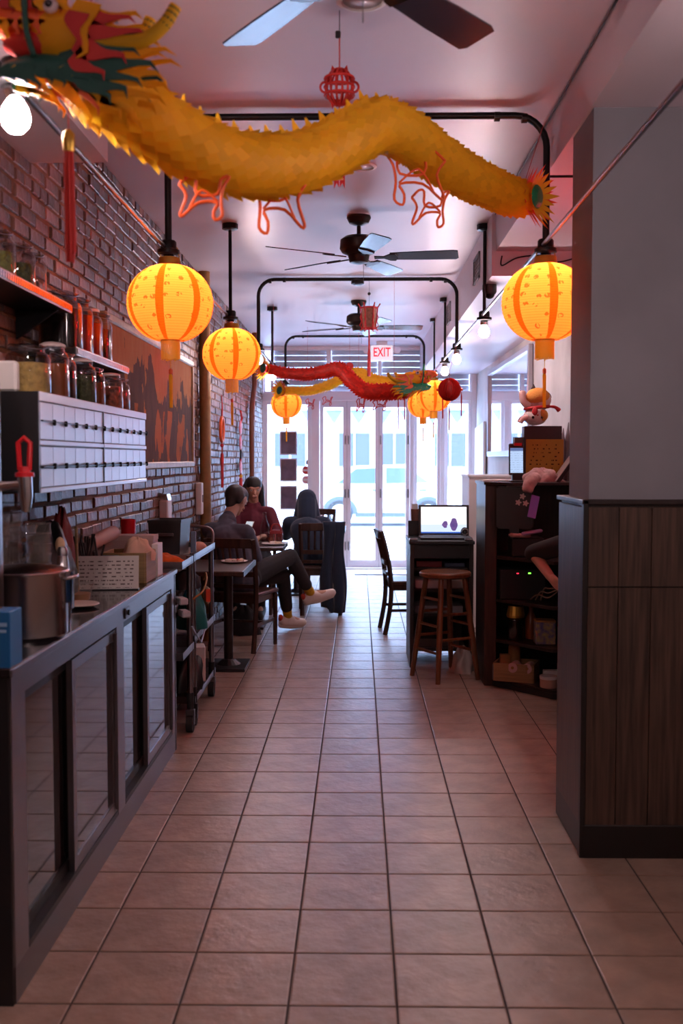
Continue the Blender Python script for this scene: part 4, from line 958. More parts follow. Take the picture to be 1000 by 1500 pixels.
# red palace lantern
pl_ = thing('palace_lantern', 'hexagonal red framed palace lantern with tassel in front of the far fan', 'lantern', (.09, 8.95, 2.74))
silk = mat('painted_silk', (.36, .16, .10), .6, var=.4, vs=40)
for k in range(6):
    a = pi*k/3; b = pi*(k+1)/3; r1, r2 = .066, .052
    ob('panel', G().quad((r1*cos(a), r1*sin(a), .085), (r1*cos(b), r1*sin(b), .085), (r2*cos(b), r2*sin(b), -.085), (r2*cos(a), r2*sin(a), -.085)), silk, pl_, fixn=False)
    ob('frame_post', G().tube([(r1*1.45*cos(a), r1*1.45*sin(a), .125), (r1*1.12*cos(a), r1*1.12*sin(a), .09), (r1*.98*cos(a), r1*.98*sin(a), .0), (r2*1.05*cos(a), r2*1.05*sin(a), -.09), (r2*1.5*cos(a), r2*1.5*sin(a), -.105)], .006, 6), redcord, pl_, smooth=True)
    ob('fretwork', G().tube([(r1*1.1*cos(a)+.012*cos(a)*sin(q*3), r1*1.1*sin(a)+.012*sin(a)*sin(q*3), .10-.19*q/6) for q in range(7)], .004, 5), redcord, pl_)
for r_, z in ((.07, .09), (.056, -.088)): ob('ring', G().tube([(r_*cos(pi*k/3), r_*sin(pi*k/3), z) for k in range(6)], .008, 6, closed=True), redcord, pl_)
ob('cord', G().cyl((0, 0, .09), (0, 0, CZ-2.74), .0015, n=5), blackp, pl_); ob('top_bead', G().ball((0, 0, .21), .014), blackp, pl_, smooth=True)
ob('tassel', G().tube([(0, 0, -.10), (0, 0, -.26), (0, 0, -.30), (0, 0, -.50)], [.007, .007, .013, .016], 8), redcord, pl_, smooth='auto')
# honeycomb ball and small charm
hb = thing('honeycomb_ball', 'red honeycomb paper ball with tassels beside the far right lanterns', 'ornament', (.757, 8.6, 2.10))
for k in range(26):
    a = 2*pi*k/26; g = G(); pr = [(.097*cos(p)+.0, .097*sin(p)) for p in [-pi/2+pi*j/12 for j in range(13)]]
    g.poly([(x*cos(a), x*sin(a), z) for x, z in pr]); ob('paper_leaf', g, red, hb, fixn=False)
ob('core', G().ball((0, 0, 0), .080, 16, 10), red, hb, smooth=True)
for s in (-1, 1): ob('side_bead', G().ball((s*.100, 0, .0), .012), orange, hb, smooth=True)
ob('cord', G().tube([(0, 0, .09), (.0, 0, .15), (.058, 0, RZ+.01-2.10)], .0015, 5), redcord, hb)
for x, z0, z1 in ((0, -.16, -.34), (-.055, -.10, -.24), (.10, -.06, -.22)):
    tq = ob('tassel', G().tube([(x, 0, z0+.04), (x, 0, z0), (x, 0, z1)], [.003, .007, .006], 6), redcord, hb); ob('thread', G().cyl((x, 0, z0+.04), (x*.9, 0, -.02 if abs(x) > .05 else -.09), .001, n=4), redcord, tq)
sc_ = thing('small_red_charm', 'small round red charm on a thread before the louvred transom', 'ornament', (-.105, 12.0, 2.60))
ob('disc', G().lathe([(.001, -.012), (.04, -.008), (.045, 0), (.04, .008), (.001, .012)], 18), red, sc_, smooth=True, rot=(pi/2, 0, 0)); ob('thread', G().cyl((0, 0, .04), (0, 0, CZ-2.60), .001, n=4), redcord, sc_)
# exit sign
ex = thing('exit_sign', 'white exit sign with red letters and two emergency lamps over the doors', 'sign', (.305, 13.6, 2.915))
ob('housing', G().box(-.145, .145, 0, .05, -.10, .10), mat('lit_sign_face', (.8, .8, .82), .4, emit=(.95, .93, 1), es=.5), ex, bevel=.006); ob('ceiling_plate', G().box(-.07, .07, .0, .05, .10, CZ-2.915), white, ex)
em_ = text_mesh('EXIT', .165, .002); em_.transform(Matrix.Diagonal((.68, 1.0, 1, 1)))
ob('lettering', em_, mat('exit_red', (.65, .01, .03), .4, emit=(1, .01, .05), es=.45), ex, loc=(0, -.003, .004), rot=(pi/2, 0, 0))
for s in (-1, 1):
    e = ob('lamp_head', G().cyl((s*.20, -.03, .035), (s*.185, .04, .035), .048, .034, n=16), white, ex, smooth='auto'); ob('lamp_lens', G().cyl((s*.201, -.034, .035), (s*.20, -.03, .035), .040, n=16), mat('frosted_lens', (.8, .8, .85), .25), e)
    ob('lamp_arm', G().cyl((s*.14, .03, .03), (s*.19, .03, .035), .012), white, ex)

# posters and stickers on the left window
pst = mat('dark_photo_poster', (.10, .075, .11), .4, var=.5, vs=9)
for z0, z1, lab in ((1.59, 1.885, 'top of three dark square posters on the left shop window'), (1.22, 1.51, 'middle of three dark square posters on the left shop window'), (.83, 1.13, 'lowest of three dark square posters on the left shop window')):
    p = thing('window_poster', lab, 'poster', (-.972, FY+.012, (z0+z1)/2), 0, 'square posters on the window'); h2 = (z1-z0)/2
    ob('sheet', G().box(-.105, .105, 0, .003, -h2, h2), pst, p); ob('border', G().box(-.118, .118, .003, .006, -h2-.015, h2+.015), paper, p)
for z, lab, m_ in ((1.36, 'upper round red and grey sticker on the left shop window', red), (1.228, 'lower round pale red sticker on the left shop window', mat('pale_red', (.7, .3, .3), .5))):
    p = thing('round_sticker', lab, 'sticker', (-.728, FY+.016, z), 0, 'round stickers on the window')
    ob('disc', G().prism([(.057*cos(a), .057*sin(a)) for a in [2*pi*k/24 for k in range(24)]], 0, .003), m_, p); ob('band', G().box(-.05, .05, -.001, 0, -.012, .014), paper, p)
tag(ob('small_sticker', G().box(-.03, .03, 0, .002, -.03, .03), pst, loc=(-.70, FY+.016, 1.47)), 'tiny square sticker above the round stickers', 'sticker')
tag(ob('door_mat', G().box(-.05, .68, 13.35, 13.80, 0, .012), mat('pale_grey_mat', (.42, .43, .46), .9), bevel=.004), 'pale grey door mat in front of the glass doors', 'mat')

# ================================================================== RIGHT SIDE
# mirror
mr = thing('wall_mirror', 'large framed mirror on the pale right wall', 'mirror', (RX-.004, 11.1, 2.08))
ob('glass', G().box(-.02, -.012, -1.46, 1.46, -.48, .46), mat('mirror_silver', (.88, .88, .90), .02, 1.0), mr)
mf = mat('silver_frame', (.42, .41, .46), .35, .6)
for a, b, c, d in ((-1.52, 1.52, .45, .51), (-1.52, 1.52, -.53, -.47)): ob('frame_rail', G().box(-.045, 0, a, b, c, d), mf, mr, bevel=.006)
for a, b in ((-1.52, -1.45), (1.45, 1.52)): ob('frame_stile', G().box(-.045, 0, a, b, -.48, .46), mf, mr, bevel=.006)
tag(ob('leaning_board', G().prism([(12.95, 1.25), (13.9, 1.25), (13.9, 1.93), (12.95, 1.99)], RX-.05, RX-.02, axis='x'), white), 'white board hung on the right wall near the shop front', 'board')
wc = thing('white_cabinet', 'plain white cabinet standing behind the laptop desk', 'cabinet', (1.27, 9.45, 0))
ob('body', G().box(-.28, .33, -.25, .4, 0, 1.36), white, wc, bevel=.004); ob('top', G().box(-.29, .34, -.26, .41, 1.36, 1.375), white, wc); ob('knob', G().ball((-.20, -.262, 1.25), .014), chrome, wc, smooth=True)

# register cabinet: open corner shelf with an angled front
rc = thing('register_cabinet', 'dark wooden open register cabinet with an angled front beside the pillar', 'cabinet', (0, 0, 0))
foot = [(.845, 6.86), (1.225, 6.42), (1.58, 6.42), (1.58, 7.35), (.845, 7.35)]
inn = [(.868, 6.90), (1.232, 6.46), (1.56, 6.46), (1.56, 7.33), (.868, 7.33)]
ob('post', G().box(.845, .925, 6.84, 6.90, 0, 1.352), dwood, rc, bevel=.004)
ob('side_panel', G().box(.845, .868, 6.88, 7.35, 0, 1.352), dwood2, rc)
ob('back_panel', G().box(.868, 1.58, 7.33, 7.35, .03, 1.35), dwood2, rc)
for z in (.055, .318, .59, .878): ob('shelf', G().prism(inn, z-.022, z, axis='z'), dwood2, rc, bevel=.002)
ob('base', G().prism([(.86, 6.89), (1.235, 6.45), (1.58, 6.45), (1.58, 7.34), (.86, 7.34)], 0, .034, axis='z'), blackp, rc)
ob('top', G().prism([(.835, 6.84), (1.0, 6.66), (1.58, 6.66), (1.58, 7.36), (.835, 7.36)], 1.352, 1.372, axis='z'), dwood2, rc, bevel=.003)
# on the shelves
cw = thing('soap_crate', 'shallow wooden crate of rolls on the lowest register shelf', 'crate', (1.055, 6.80, .055), R(-20))
for y in (-.10, .10): ob('side', G().box(-.13, .13, y-.006, y+.006, 0, .12), wd_m, cw)
for x in (-.13, .13): ob('side', G().box(x-.006, x+.006, -.10, .10, 0, .12), wd_m, cw)
ob('bottom', G().box(-.13, .13, -.10, .10, 0, .008), wd_m, cw); ob('corner_studs', G().box(-.138, -.132, -.108, -.10, .01, .11), steel2, cw)
tan = mat('tan_paper_box', (.30, .16, .06), .7)
tag(ob('tea_box', G().box(-.035, .035, -.03, .03, 0, .15), tan, loc=(.985, 6.84, .064), bevel=.004), 'small tan box on the left of the wooden crate', 'box')
t = thing('tea_tin', 'tall brown tin with dark lid standing in the wooden crate', 'tin', (1.05, 6.86, .064)); ob('body', G().lathe([(.04, 0), (.04, .20), (.03, .215)], 18), tan, t, smooth='auto'); ob('lid', G().lathe([(.033, .21), (.033, .235), (.001, .24)], 16), blackp, t, smooth='auto')
for x, y, lab in ((1.035, 6.745, 'left pink towel roll on the wooden crate'), (1.125, 6.715, 'right pale towel roll on the wooden crate')):
    t = thing('towel_roll', lab, 'towel', (x, y, .15), R(-25), 'towel rolls in the crate'); ob('roll', G().cyl((0, -.05, 0), (0, .05, 0), .033, n=16), mat('pink_towel', (.55, .36, .33), .9, bump=.5, bs=80), t, smooth='auto'); ob('core', G().cyl((0, -.052, 0), (0, -.049, 0), .010), tan, t)
t = thing('round_tin', 'round pale tin at the right end of the lowest register shelf', 'tin', (1.225, 6.56, .055)); ob('body', G().lathe([(.055, 0), (.055, .06), (.05, .06)], 20), mat('salmon_tin', (.52, .32, .24), .5), t, smooth='auto'); ob('lid', G().lathe([(.057, .055), (.057, .075), (.001, .078)], 20), paper, t, smooth='auto')
tag(ob('paper_pack', G().box(-.05, .05, -.03, .03, 0, .09), paper, loc=(1.26, 6.66, .055), bevel=.004), 'printed paper pack behind the round pale tin', 'packet')
t = jar((1.05, 6.82, .319), 'dark jar with shiny gold lid on the second register shelf', .055, .19, .75, dkl, 'cap', name='gold_lid_jar')
ob('gold_cover', G().lathe([(.058, .150), (.062, .165), (.05, .225), (.001, .235)], 18, wob=lambda a, z: 1+.05*sin(9*a)), gold, t)
t = thing('patterned_tin', 'blue and yellow patterned tin on the second register shelf', 'tin', (1.215, 6.66, .319)); ob('body', G().box(-.065, .065, -.045, .045, 0, .15), mat('patterned_print', (.03, .05, .25), .4, var=.9, vs=30, col2=(.45, .35, .12)), t, bevel=.006); ob('lid', G().box(-.066, .066, -.046, .046, .145, .16), tan, t, bevel=.004)
t = thing('amber_bottle', 'brown bottle behind the patterned tin', 'bottle', (1.16, 6.86, .319)); ob('body', G().lathe([(.04, 0), (.04, .13), (.016, .18), (.016, .22)], 16), amber, t, smooth='auto'); ob('cap', G().lathe([(.018, .22), (.018, .245), (.001, .246)], 12), blackp, t)
rt = thing('router_box', 'black electronics box with red and green lights on the third register shelf', 'router', (1.08, 6.88, .591))
ob('case', G().box(-.14, .16, -.10, .12, 0, .20), blackp, rt, bevel=.006); ob('red_light', G().box(-.032, -.018, -.103, -.10, .172, .178), emis('red_led', (1, .02, .05), 3), rt); ob('green_light', G().box(.045, .062, -.103, -.10, .172, .180), emis('green_led', (.15, 1, .05), 4), rt)
for k in range(3): tag(ob('cable_bundle', G().tube(spline([(1.13+.03*k, 6.72-.02*k, .60), (1.17+.02*k, 6.66, .64+.02*k), (1.23, 6.60, .63+.03*k), (1.30, 6.55, .70)]), .005, 6), mat('pale_cable', (.20, .16, .12), .5), smooth=True), ('lowest', 'middle', 'highest')[k]+' of the three pale cables beside the router', 'cable', 'cables by the router')
pr_ = thing('receipt_printer', 'black receipt printer on the top register shelf', 'printer', (1.10, 6.82, .879)); ob('case', G().box(-.09, .12, -.10, .12, 0, .13), blackp, pr_, bevel=.01); ob('paper_slot', G().box(-.06, .09, -.06, -.05, .128, .134), steel2, pr_)
tag(ob('pink_pouch', G().box(-.07, .07, -.035, .035, 0, .025), mat('pink_fabric', (.60, .36, .34), .8), loc=(1.06, 6.74, 1.01), rot=(0, .05, .3), bevel=.01), 'pink pouch lying on the receipt printer', 'pouch')
tag(ob('lilac_pen_case', G().box(-.07, .07, -.02, .02, 0, .022), mat('lilac_fabric', (.36, .22, .42), .7), loc=(1.135, 6.70, 1.035), rot=(0, -.15, .2), bevel=.008), 'lilac pen case lying across the pink pouch', 'pen case')
mo_ = thing('register_monitor', 'black register screen seen from behind with pale flower sticker', 'monitor', (1.02, 6.73, 1.045), R(-12))
ob('shell', G().box(-.115, .125, -.012, .02, .02, .30), blackp, mo_, bevel=.012, seg=2); ob('top_edge', G().box(-.05, .10, -.02, .03, .296, .306), mat('grey_plastic', (.20, .19, .20), .4), mo_)
for x, z in ((.055, .235), (.028, .195), (.075, .19)): ob('flower_sticker', G().prism([(x+(.017+.005*cos(5*a))*cos(a), z+(.017+.005*cos(5*a))*sin(a)) for a in [2*pi*k/30 for k in range(30)]], -.0145, -.012), mat('pale_pink_sticker', (.62, .48, .46), .5), mo_)
ob('neck', G().box(-.03, .03, 0, .03, -.04, .03), blackp, mo_)
tag(ob('painted_glow_phone', G().box(-.028, .028, -.003, .003, -.075, .075), mat('painted_glow_phone', (.22, .12, .55), .4), loc=(1.135, 6.66, 1.215), rot=(-.2, .25, .1), bevel=.002), 'phone with its purple glow painted on, standing between register screen and cloth', 'card')  # a lit phone; its screen glow is put in as plain purple colour
heap('pink_cloth', mat('dusty_pink_cloth', (.48, .30, .28), .9, var=.3, vs=25), (1.21, 6.80, 1.372), (.12, .10), .085, 44, 'crumpled dusty pink cloth on the register counter', 'cloth', rough=.3)
tag(ob('pink_sleeve', G().tube(spline([(1.16, 6.74, 1.40), (1.11, 6.66, 1.37), (1.09, 6.64, 1.31)], 4), [.04, .042, .045, .045, .042, .04, .038, .036, .03], 10), MATS['dusty_pink_cloth'], smooth=True), 'pink cloth end hanging over the register counter edge', 'cloth')
tb_ = thing('card_tablet', 'black tablet propped at a slant behind the pink cloth', 'tablet', (1.30, 6.80, 1.372)); ob('case', G().box(-.012, .012, -.10, .06, 0, .20), blackp, tb_, rot=(0, R(35), 0), bevel=.005); ob('edge', G().box(-.016, -.012, -.10, .06, 0, .20), mat('silver_grey', (.45, .42, .42), .35, .5), tb_, rot=(0, R(35), 0))
ph = thing('order_tablet', 'upright phone shaped order screen on a black stand', 'screen', (1.045, 6.80, 1.372))
ob('stand', G().box(-.03, .04, -.02, .03, 0, .06).box(-.045, .06, -.05, .05, 0, .012), blackp, ph, bevel=.004); ob('case', G().box(-.05, .05, -.012, .012, .045, .255), blackp, ph, bevel=.006, rot=(R(-6), 0, 0))
def screen_mat():
    m = bpy.data.materials.new('order_screen'); m.use_nodes = True; e = NT(m); p = e.xyz('Generated'); N = e.N; N.remove(N['Principled BSDF'])
    r = e.op('FRACT', e.op('MULTIPLY', p[2], 11)); nz = e.noise(e.comb(e.op('MULTIPLY', p[0], 6), e.op('FLOOR', e.op('MULTIPLY', p[2], 11)), 0), 1, 2)
    k = e.op('MULTIPLY', e.op('MULTIPLY', e.op('GREATER_THAN', r, .4), e.op('LESS_THAN', r, .62)), e.op('GREATER_THAN', nz, .5))
    c = e.mix(e.op('MULTIPLY', k, .5), (.42, .55, .80), (.16, .22, .40)); c = e.mix(e.op('GREATER_THAN', p[2], .88), c, (.10, .14, .30))
    em = N.new('ShaderNodeEmission'); em.inputs[1].default_value = 1.1; e.L.new(c, em.inputs[0]); e.L.new(em.outputs[0], N['Material Output'].inputs[0]); return m
ob('display', G().box(-.042, .042, -.0135, -.012, .06, .225), screen_mat(), ph, rot=(R(-6), 0, 0))
ob('red_clip', G().box(-.02, .03, -.016, .0, .24, .258), MATS['red_plastic'], ph)
mb = thing('gold_menu_board', 'gold menu sheet clipped on a black upright board', 'menu', (1.25, 6.98, 1.372))
ob('board', G().box(-.13, .125, -.012, .10, 0, .375), mat('black_brown_board', (.018, .012, .014), .5), mb, bevel=.004)
ob('gold_sheet', G().box(-.118, .135, -.020, -.013, .025, .285), print_mat('gold_print', (.36, .20, .03), (.08, .04, .01), 10, 12, .55, (0, 2)), mb)
MATS_gp = mb.children[1].data.materials[0].node_tree.nodes['Principled BSDF']; MATS_gp.inputs['Roughness'].default_value = .25; MATS_gp.inputs['Metallic'].default_value = .3
ob('side_box', G().box(-.19, -.13, .02, .10, 0, .30), mat('brown_card', (.045, .025, .02), .6), mb)
tag(ob('white_tray', G().box(-.14, .12, -.08, .08, 0, .012), paper, loc=(1.0, 7.02, 1.372), rot=(0, 0, -.3), bevel=.005), 'white sheet tray on the register counter beside the order screen', 'tray')
vs_m = mat('grey_vase', (.16, .14, .15), .5)
for k, (dx, h) in enumerate(((0, .30), (.035, .34), (-.03, .24))): tag(ob('umbrella_point', G().tube([(1.42+dx, 7.2, 1.372), (1.425+dx, 7.2, 1.372+h*.8), (1.43+dx, 7.2, 1.44+h)], [.022, .022, .002], 8), vs_m), ('middle', 'tallest', 'shortest')[k]+' of three grey pointed folded fans beside the menu board', 'fan', 'folded fans')

# lucky cat plush, tipped forward on the board
cat = thing('lucky_cat_plush', 'white lucky cat plush with orange patches and red scarf tipped upside down', 'plush cat', (1.20, 6.98, 1.748))
fur = mat('cream_fur', (.70, .60, .56), .9, bump=.6, bs=120); furo = mat('orange_fur', (.62, .26, .05), .9, bump=.6, bs=120); furb = mat('dark_fur', (.04, .02, .02), .9)
ob('head', G().ball((-.005, 0, .065), (.082, .07, .062), 20, 12), fur, cat, smooth=True)
ob('body', G().ball((.02, .01, .175), (.085, .07, .075), 20, 12), fur, cat, smooth=True)
ob('orange_patch', G().ball((.01, -.006, .195), (.082, .068, .062), 18, 10), furo, cat, smooth=True)
hd_ = cat.children[0]
ob('face_patch', G().ball((.04, -.035, .07), (.036, .038, .04), 14, 8), furo, hd_, smooth=True)
for x in (-.03, .03): ob('eye', G().ball((x, -.064, .055), (.009, .006, .010)), mat('dark_eye', (.02, .005, .01), .2), hd_, smooth=True)
ob('nose', G().ball((0, -.071, .07), (.007, .005, .005)), red, hd_, smooth=True); ob('ear', G().lathe([(.024, 0), (.012, .026), (.001, .045)], 10, (-.02, -.01, .235), sy=.6), furb, cat, smooth=True); ob('ear', G().lathe([(.02, 0), (.012, .022), (.001, .035)], 10, (.085, .0, .19), sy=.6), furb, cat, smooth=True)
ob('arm', G().tube(spline([(-.05, -.02, .13), (-.09, -.03, .165), (-.10, -.03, .235)], 4), [.024, .025, .026, .025, .024, .023, .022, .022, .018], 10), mat('pink_white_fur', (.68, .45, .42), .9), cat, smooth=True)
ob('arm', G().tube(spline([(-.06, -.03, .06), (-.10, -.04, .045), (-.115, -.04, .02)], 4), .020, 10), MATS['pink_white_fur'], cat, smooth=True)
sfm = G().tube([(.082*cos(a)+.005, .068*sin(a), .122+.008*cos(a)) for a in [2*pi*k/24 for k in range(24)]], .011, 8, closed=True)
sc2 = ob('scarf', sfm, redcord, cat, smooth=True); ob('scarf_end', G().tube(spline([(.085, -.01, .13), (.125, -.02, .125), (.155, -.02, .10)], 4), [.008, .008, .009, .01, .01, .012, .014, .016, .012], 8), redcord, sc2, smooth=True); ob('scarf_bow', G().ball((-.02, -.072, .095), (.02, .010, .028)), redcord, sc2, smooth=True)

# ---- laptop desk
dk = thing('host_desk', 'black standing desk with open shelves carrying the laptop', 'desk', (0, 0, 0))
ob('side_panel', G().box(.375, .405, 7.42, 7.98, 0, .905), dwood2, dk, bevel=.003); ob('side_panel', G().box(.805, .835, 7.42, 7.98, 0, .905), dwood2, dk)
ob('desk_top', G().box(.365, .842, 7.40, 8.0, .905, .930), blackp, dk, bevel=.004); ob('riser', G().box(.385, .842, 7.93, 7.98, .93, 1.045), blackp, dk, bevel=.003)
ob('back_panel', G().box(.40, .81, 7.96, 7.98, .02, .90), dwood2, dk)
for z in (.12, .38, .56, .72): ob('shelf', G().box(.405, .805, 7.55, 7.965, z-.018, z), dwood2, dk)
ob('apron', G().box(.405, .805, 7.45, 7.47, .80, .905), blackp, dk)
for x, lab in ((.40, 'left silver corner clamp on the desk top'), (.80, 'right silver corner clamp on the desk top')): tag(ob('corner_clamp', G().box(-.03, .03, -.015, .02, 0, .015), chrome, loc=(x, 7.43, .930), bevel=.003), lab, 'clamp', 'desk clamps')
for i, (x0, x1, z, h, m_, lab) in enumerate(((.43, .62, .72, .045, mat('dull_red_book', (.28, .03, .03), .6), 'red book stack on the top desk shelf'), (.64, .79, .72, .03, mat('grey_blue_book', (.08, .10, .16), .6), 'dark blue folder on the top desk shelf'), (.42, .79, .56, .06, paper, 'white paper ream on the second desk shelf'), (.42, .78, .38, .05, mat('pale_grey_box', (.32, .30, .31), .7), 'pale grey flat box on the third desk shelf'), (.45, .75, .12, .06, mat('brown_box', (.06, .035, .03), .8), 'brown flat box on the lowest desk shelf'))):
    tag(ob('flat_box', G().box(x0, x1, 7.60, 7.88, z, z+h), m_, bevel=.003), lab, 'box')
def laptop_mat():
    m = bpy.data.materials.new('laptop_screen'); m.use_nodes = True; e = NT(m); p = e.xyz('Generated'); N = e.N; N.remove(N['Principled BSDF'])
    u, v = p[0], p[2]
    nz = e.noise(e.comb(e.op('MULTIPLY', u, 3), e.op('MULTIPLY', v, 4), 0), 1.3, 5)
    sky = e.mix(nz, (.85, .86, 1.0), (.42, .46, .95)); sky = e.mix(e.op('MULTIPLY', u, .35), (1, .97, .98), sky)
    mv = e.op('ABSOLUTE', e.op('SUBTRACT', v, .33))
    def rock(c, w_, h_): return e.op('LESS_THAN', e.op('ADD', e.op('POWER', e.op('DIVIDE', e.op('ABSOLUTE', e.op('SUBTRACT', e.op('ADD', u, e.op('MULTIPLY', e.op('SUBTRACT', nz, .5), .08)), c)), w_), 3.0), e.op('DIVIDE', mv, h_)), 1.0)
    k = e.op('MAXIMUM', rock(.53, .065, .13), rock(.72, .085, .24))
    c = e.mix(e.op('LESS_THAN', v, .33), sky, (.62, .72, .98)); c = e.mix(k, c, e.mix(nz, (.01, .02, .16), (.25, .12, .30))); c = e.mix(e.op('LESS_THAN', v, .05), c, (.03, .10, .45))
    em = N.new('ShaderNodeEmission'); em.inputs[1].default_value = 1.15; e.L.new(c, em.inputs[0]); e.L.new(em.outputs[0], N['Material Output'].inputs[0]); return m
lp = thing('laptop', 'open black laptop showing a lake picture on the desk', 'laptop', (.645, 7.62, .930))
ob('base', G().box(-.19, .19, -.13, .12, 0, .018), blackp, lp, bevel=.004); ob('keyboard', G().box(-.16, .16, -.03, .10, .018, .021), mat('grey_keys', (.07, .07, .08), .5), lp)
sh = ob('screen_shell', G().box(-.19, .19, -.005, .008, 0, .235), blackp, lp, loc=(0, .12, .012), rot=(R(-8), 0, 0), bevel=.004); ob('display', G().box(-.172, .172, -.0065, -.005, .02, .220), laptop_mat(), sh)
t = thing('desk_speaker', 'small round chrome trimmed speaker beside the laptop', 'speaker', (.80, 7.72, .93)); ob('body', G().ball((0, 0, .04), (.032, .032, .04)), blackp, t, smooth=True); ob('ring', G().tube([(.022*cos(a), -.026, .045+.022*sin(a)) for a in [2*pi*k/16 for k in range(16)]], .005, 6, closed=True), chrome, t, smooth=True)
t = thing('pen_cup', 'brown pen cup with papers on the desk riser behind the laptop', 'cup', (.44, 7.955, 1.045)); ob('cup', G().lathe([(.03, 0), (.034, .09), (.03, .09), (.027, .01), (.001, .01)], 14), mat('brown_cup', (.16, .07, .05), .6), t, smooth='auto'); ob('paper', G().box(-.026, .02, .0, .006, .02, .13), paper, t)
t = thing('tower_figurine', 'tiny red pointed tower figurine on the desk riser', 'figurine', (.50, 7.955, 1.045)); ob('legs', G().lathe([(.022, 0), (.012, .035), (.005, .09), (.001, .14)], 4), mat('copper_red', (.35, .08, .04), .4), t); ob('deck', G().box(-.016, .016, -.016, .016, .028, .034), MATS['copper_red'], t)
heap('crumpled_bag', mat('pale_plastic_bag', (.50, .40, .37), .5), (.745, 7.30, 0), (.085, .10), .17, 52, 'crumpled pale plastic bag on the floor behind the stool', 'bag', rough=.25, mm=12)

# ---- bar stool
st = thing('bar_stool', 'round seated brown wooden bar stool before the desk', 'stool', (.602, 7.09, 0), math.atan2(-.32, .176))
ob('seat', G().lathe([(.001, .705), (.155, .705), (.178, .715), (.180, .735), (.172, .745), (.12, .742), (.001, .740)], 32), stoolw, st, smooth='auto')
lgs = []
for sx_, sy_ in ((-1, -1), (1, -1), (1, 1), (-1, 1)):
    a = Vector((sx_*.165, sy_*.165, 0)); b = Vector((sx_*.095, sy_*.095, .708)); lgs.append((a, b))
    ob('leg', G().tube([a, a.lerp(b, .5), b], [.017, .021, .018], 10), stoolw, st, smooth='auto')
for z, ks in ((.20, (0, 2)), (.29, (1, 3)), (.38, (0, 2)), (.46, (1, 3)), (.56, (0, 2))):
    for k in ks:
        a = lgs[k][0].lerp(lgs[k][1], z/.708); b = lgs[(k+1) % 4][0].lerp(lgs[(k+1) % 4][1], z/.708); ob('stretcher', G().cyl(a, b, .0105, n=8), stoolw, st, smooth='auto')

# ================================================================== TABLES AND CHAIRS
def make_chair(loc, rz, label):
    c = thing('dining_chair', label, 'chair', loc, rz, 'dark wooden dining chairs')
    ob('seat', G().prism([(-.20, -.20), (.20, -.20), (.225, .22), (-.225, .22)], .435, .468, axis='z'), dwood, c, bevel=.008)
    ob('seat_frame', G().box(-.19, .19, -.19, .20, .385, .436), dwood, c)
    for s in (-1, 1):
        ob('leg', G().tube([(s*.20, .195, 0), (s*.20, .195, .44)], [.017, .022], 4), dwood, c)
        ob('back_post', G().tube(spline([(s*.185, -.25, 0), (s*.185, -.205, .25), (s*.19, -.20, .46), (s*.195, -.235, .70), (s*.20, -.29, .90)], 4), .0205, 4), dwood, c)
        ob('side_stretcher', G().box(s*.19-.009, s*.19+.009, -.2, .19, .20, .225), dwood, c)
    def rail_(z, y, h, bow=.02): return G().prism([(-.20, y), (-.10, y-bow), (.10, y-bow), (.20, y), (.20, y+.018), (.10, y+.018-bow), (-.10, y+.018-bow), (-.20, y+.018)], z, z+h, axis='z')
    ob('top_rail', rail_(.83, -.285, .075), dwood, c, bevel=.004); ob('lower_rail', rail_(.60, -.228, .04), dwood, c); ob('bottom_rail', rail_(.51, -.212, .03), dwood, c)
    for x in (-.12, -.06, 0, .06, .12): ob('slat', G().tube([(x, -.225, .64), (x, -.285, .84)], .011, 4), dwood, c)
    ob('cross_stretcher', G().box(-.19, .19, -.012, .012, .205, .222), dwood, c)
    return c
c0 = make_chair((-.93, 8.22, 0), R(-16), 'dark wooden chair under the man at the second table')
dup(c0, 'dark wooden chair with a coat over its back, before the window table', (-.375, 10.13, 0), R(3))
dup(c0, 'empty dark wooden chair beside the laptop desk facing right', (.46, 9.02, 0), R(-84))
dup(c0, 'dark wooden chair at the far side of the second table against the wall', (-1.05, 10.12, 0), R(178))
dup(c0, 'empty dark wooden chair tucked at the window table near the glass', (-.52, 12.35, 0), R(175))
def make_table(x0, x1, y0, y1, label, px_=None):
    t = thing('dining_table', label, 'table', ((x0+x1)/2, (y0+y1)/2, 0), 0, 'dark wooden dining tables'); a, b = (x1-x0)/2, (y1-y0)/2
    ob('top', G().box(-a, a, -b, b, .715, .748), dwood, t, bevel=.006); ob('edge_strip', G().box(a-.002, a+.004, -b, b, .708, .746), blackp, t)
    px_ = 0 if px_ is None else px_
    ob('column', G().cyl((px_, 0, .02), (px_, 0, .715), .034, n=14), dwood2, t, smooth='auto'); ob('base', G().box(px_-.20, px_+.14, -.20, .20, 0, .022).lathe([(.09, .02), (.045, .06)], 16, (px_, 0, 0)), blackp, t, bevel=.003)
    ob('top_plate', G().box(px_-.12, px_+.12, -.12, .12, .70, .716), blackp, t); return t
make_table(WX+.02, -.795, 7.02, 7.86, 'dark wooden table nearest the camera with a plate on it', .10)
make_table(WX+.02, -.665, 8.92, 9.58, 'dark wooden table with bottle and glasses between two diners')
make_table(-1.25, -.15, 11.15, 11.85, 'dark wooden table by the window set with plates')
def plate(x, y, z, label, food=None, r=.105):
    t = thing('plate', label, 'plate', (x, y, z), 0, 'white plates on the tables'); ob('dish', G().lathe([(.001, .002), (r*.6, 0), (r, .014), (r*.97, .018), (r*.6, .007), (.001, .007)], 28), mat('white_ceramic', (.72, .70, .70), .25), t, smooth='auto')
    if food:
        for k in range(7): ob('food', G().ball((random.uniform(-.05, .05), random.uniform(-.05, .05), .018), (random.uniform(.015, .03), random.uniform(.015, .028), .012), 10, 6), food[k % len(food)], t, smooth=True)
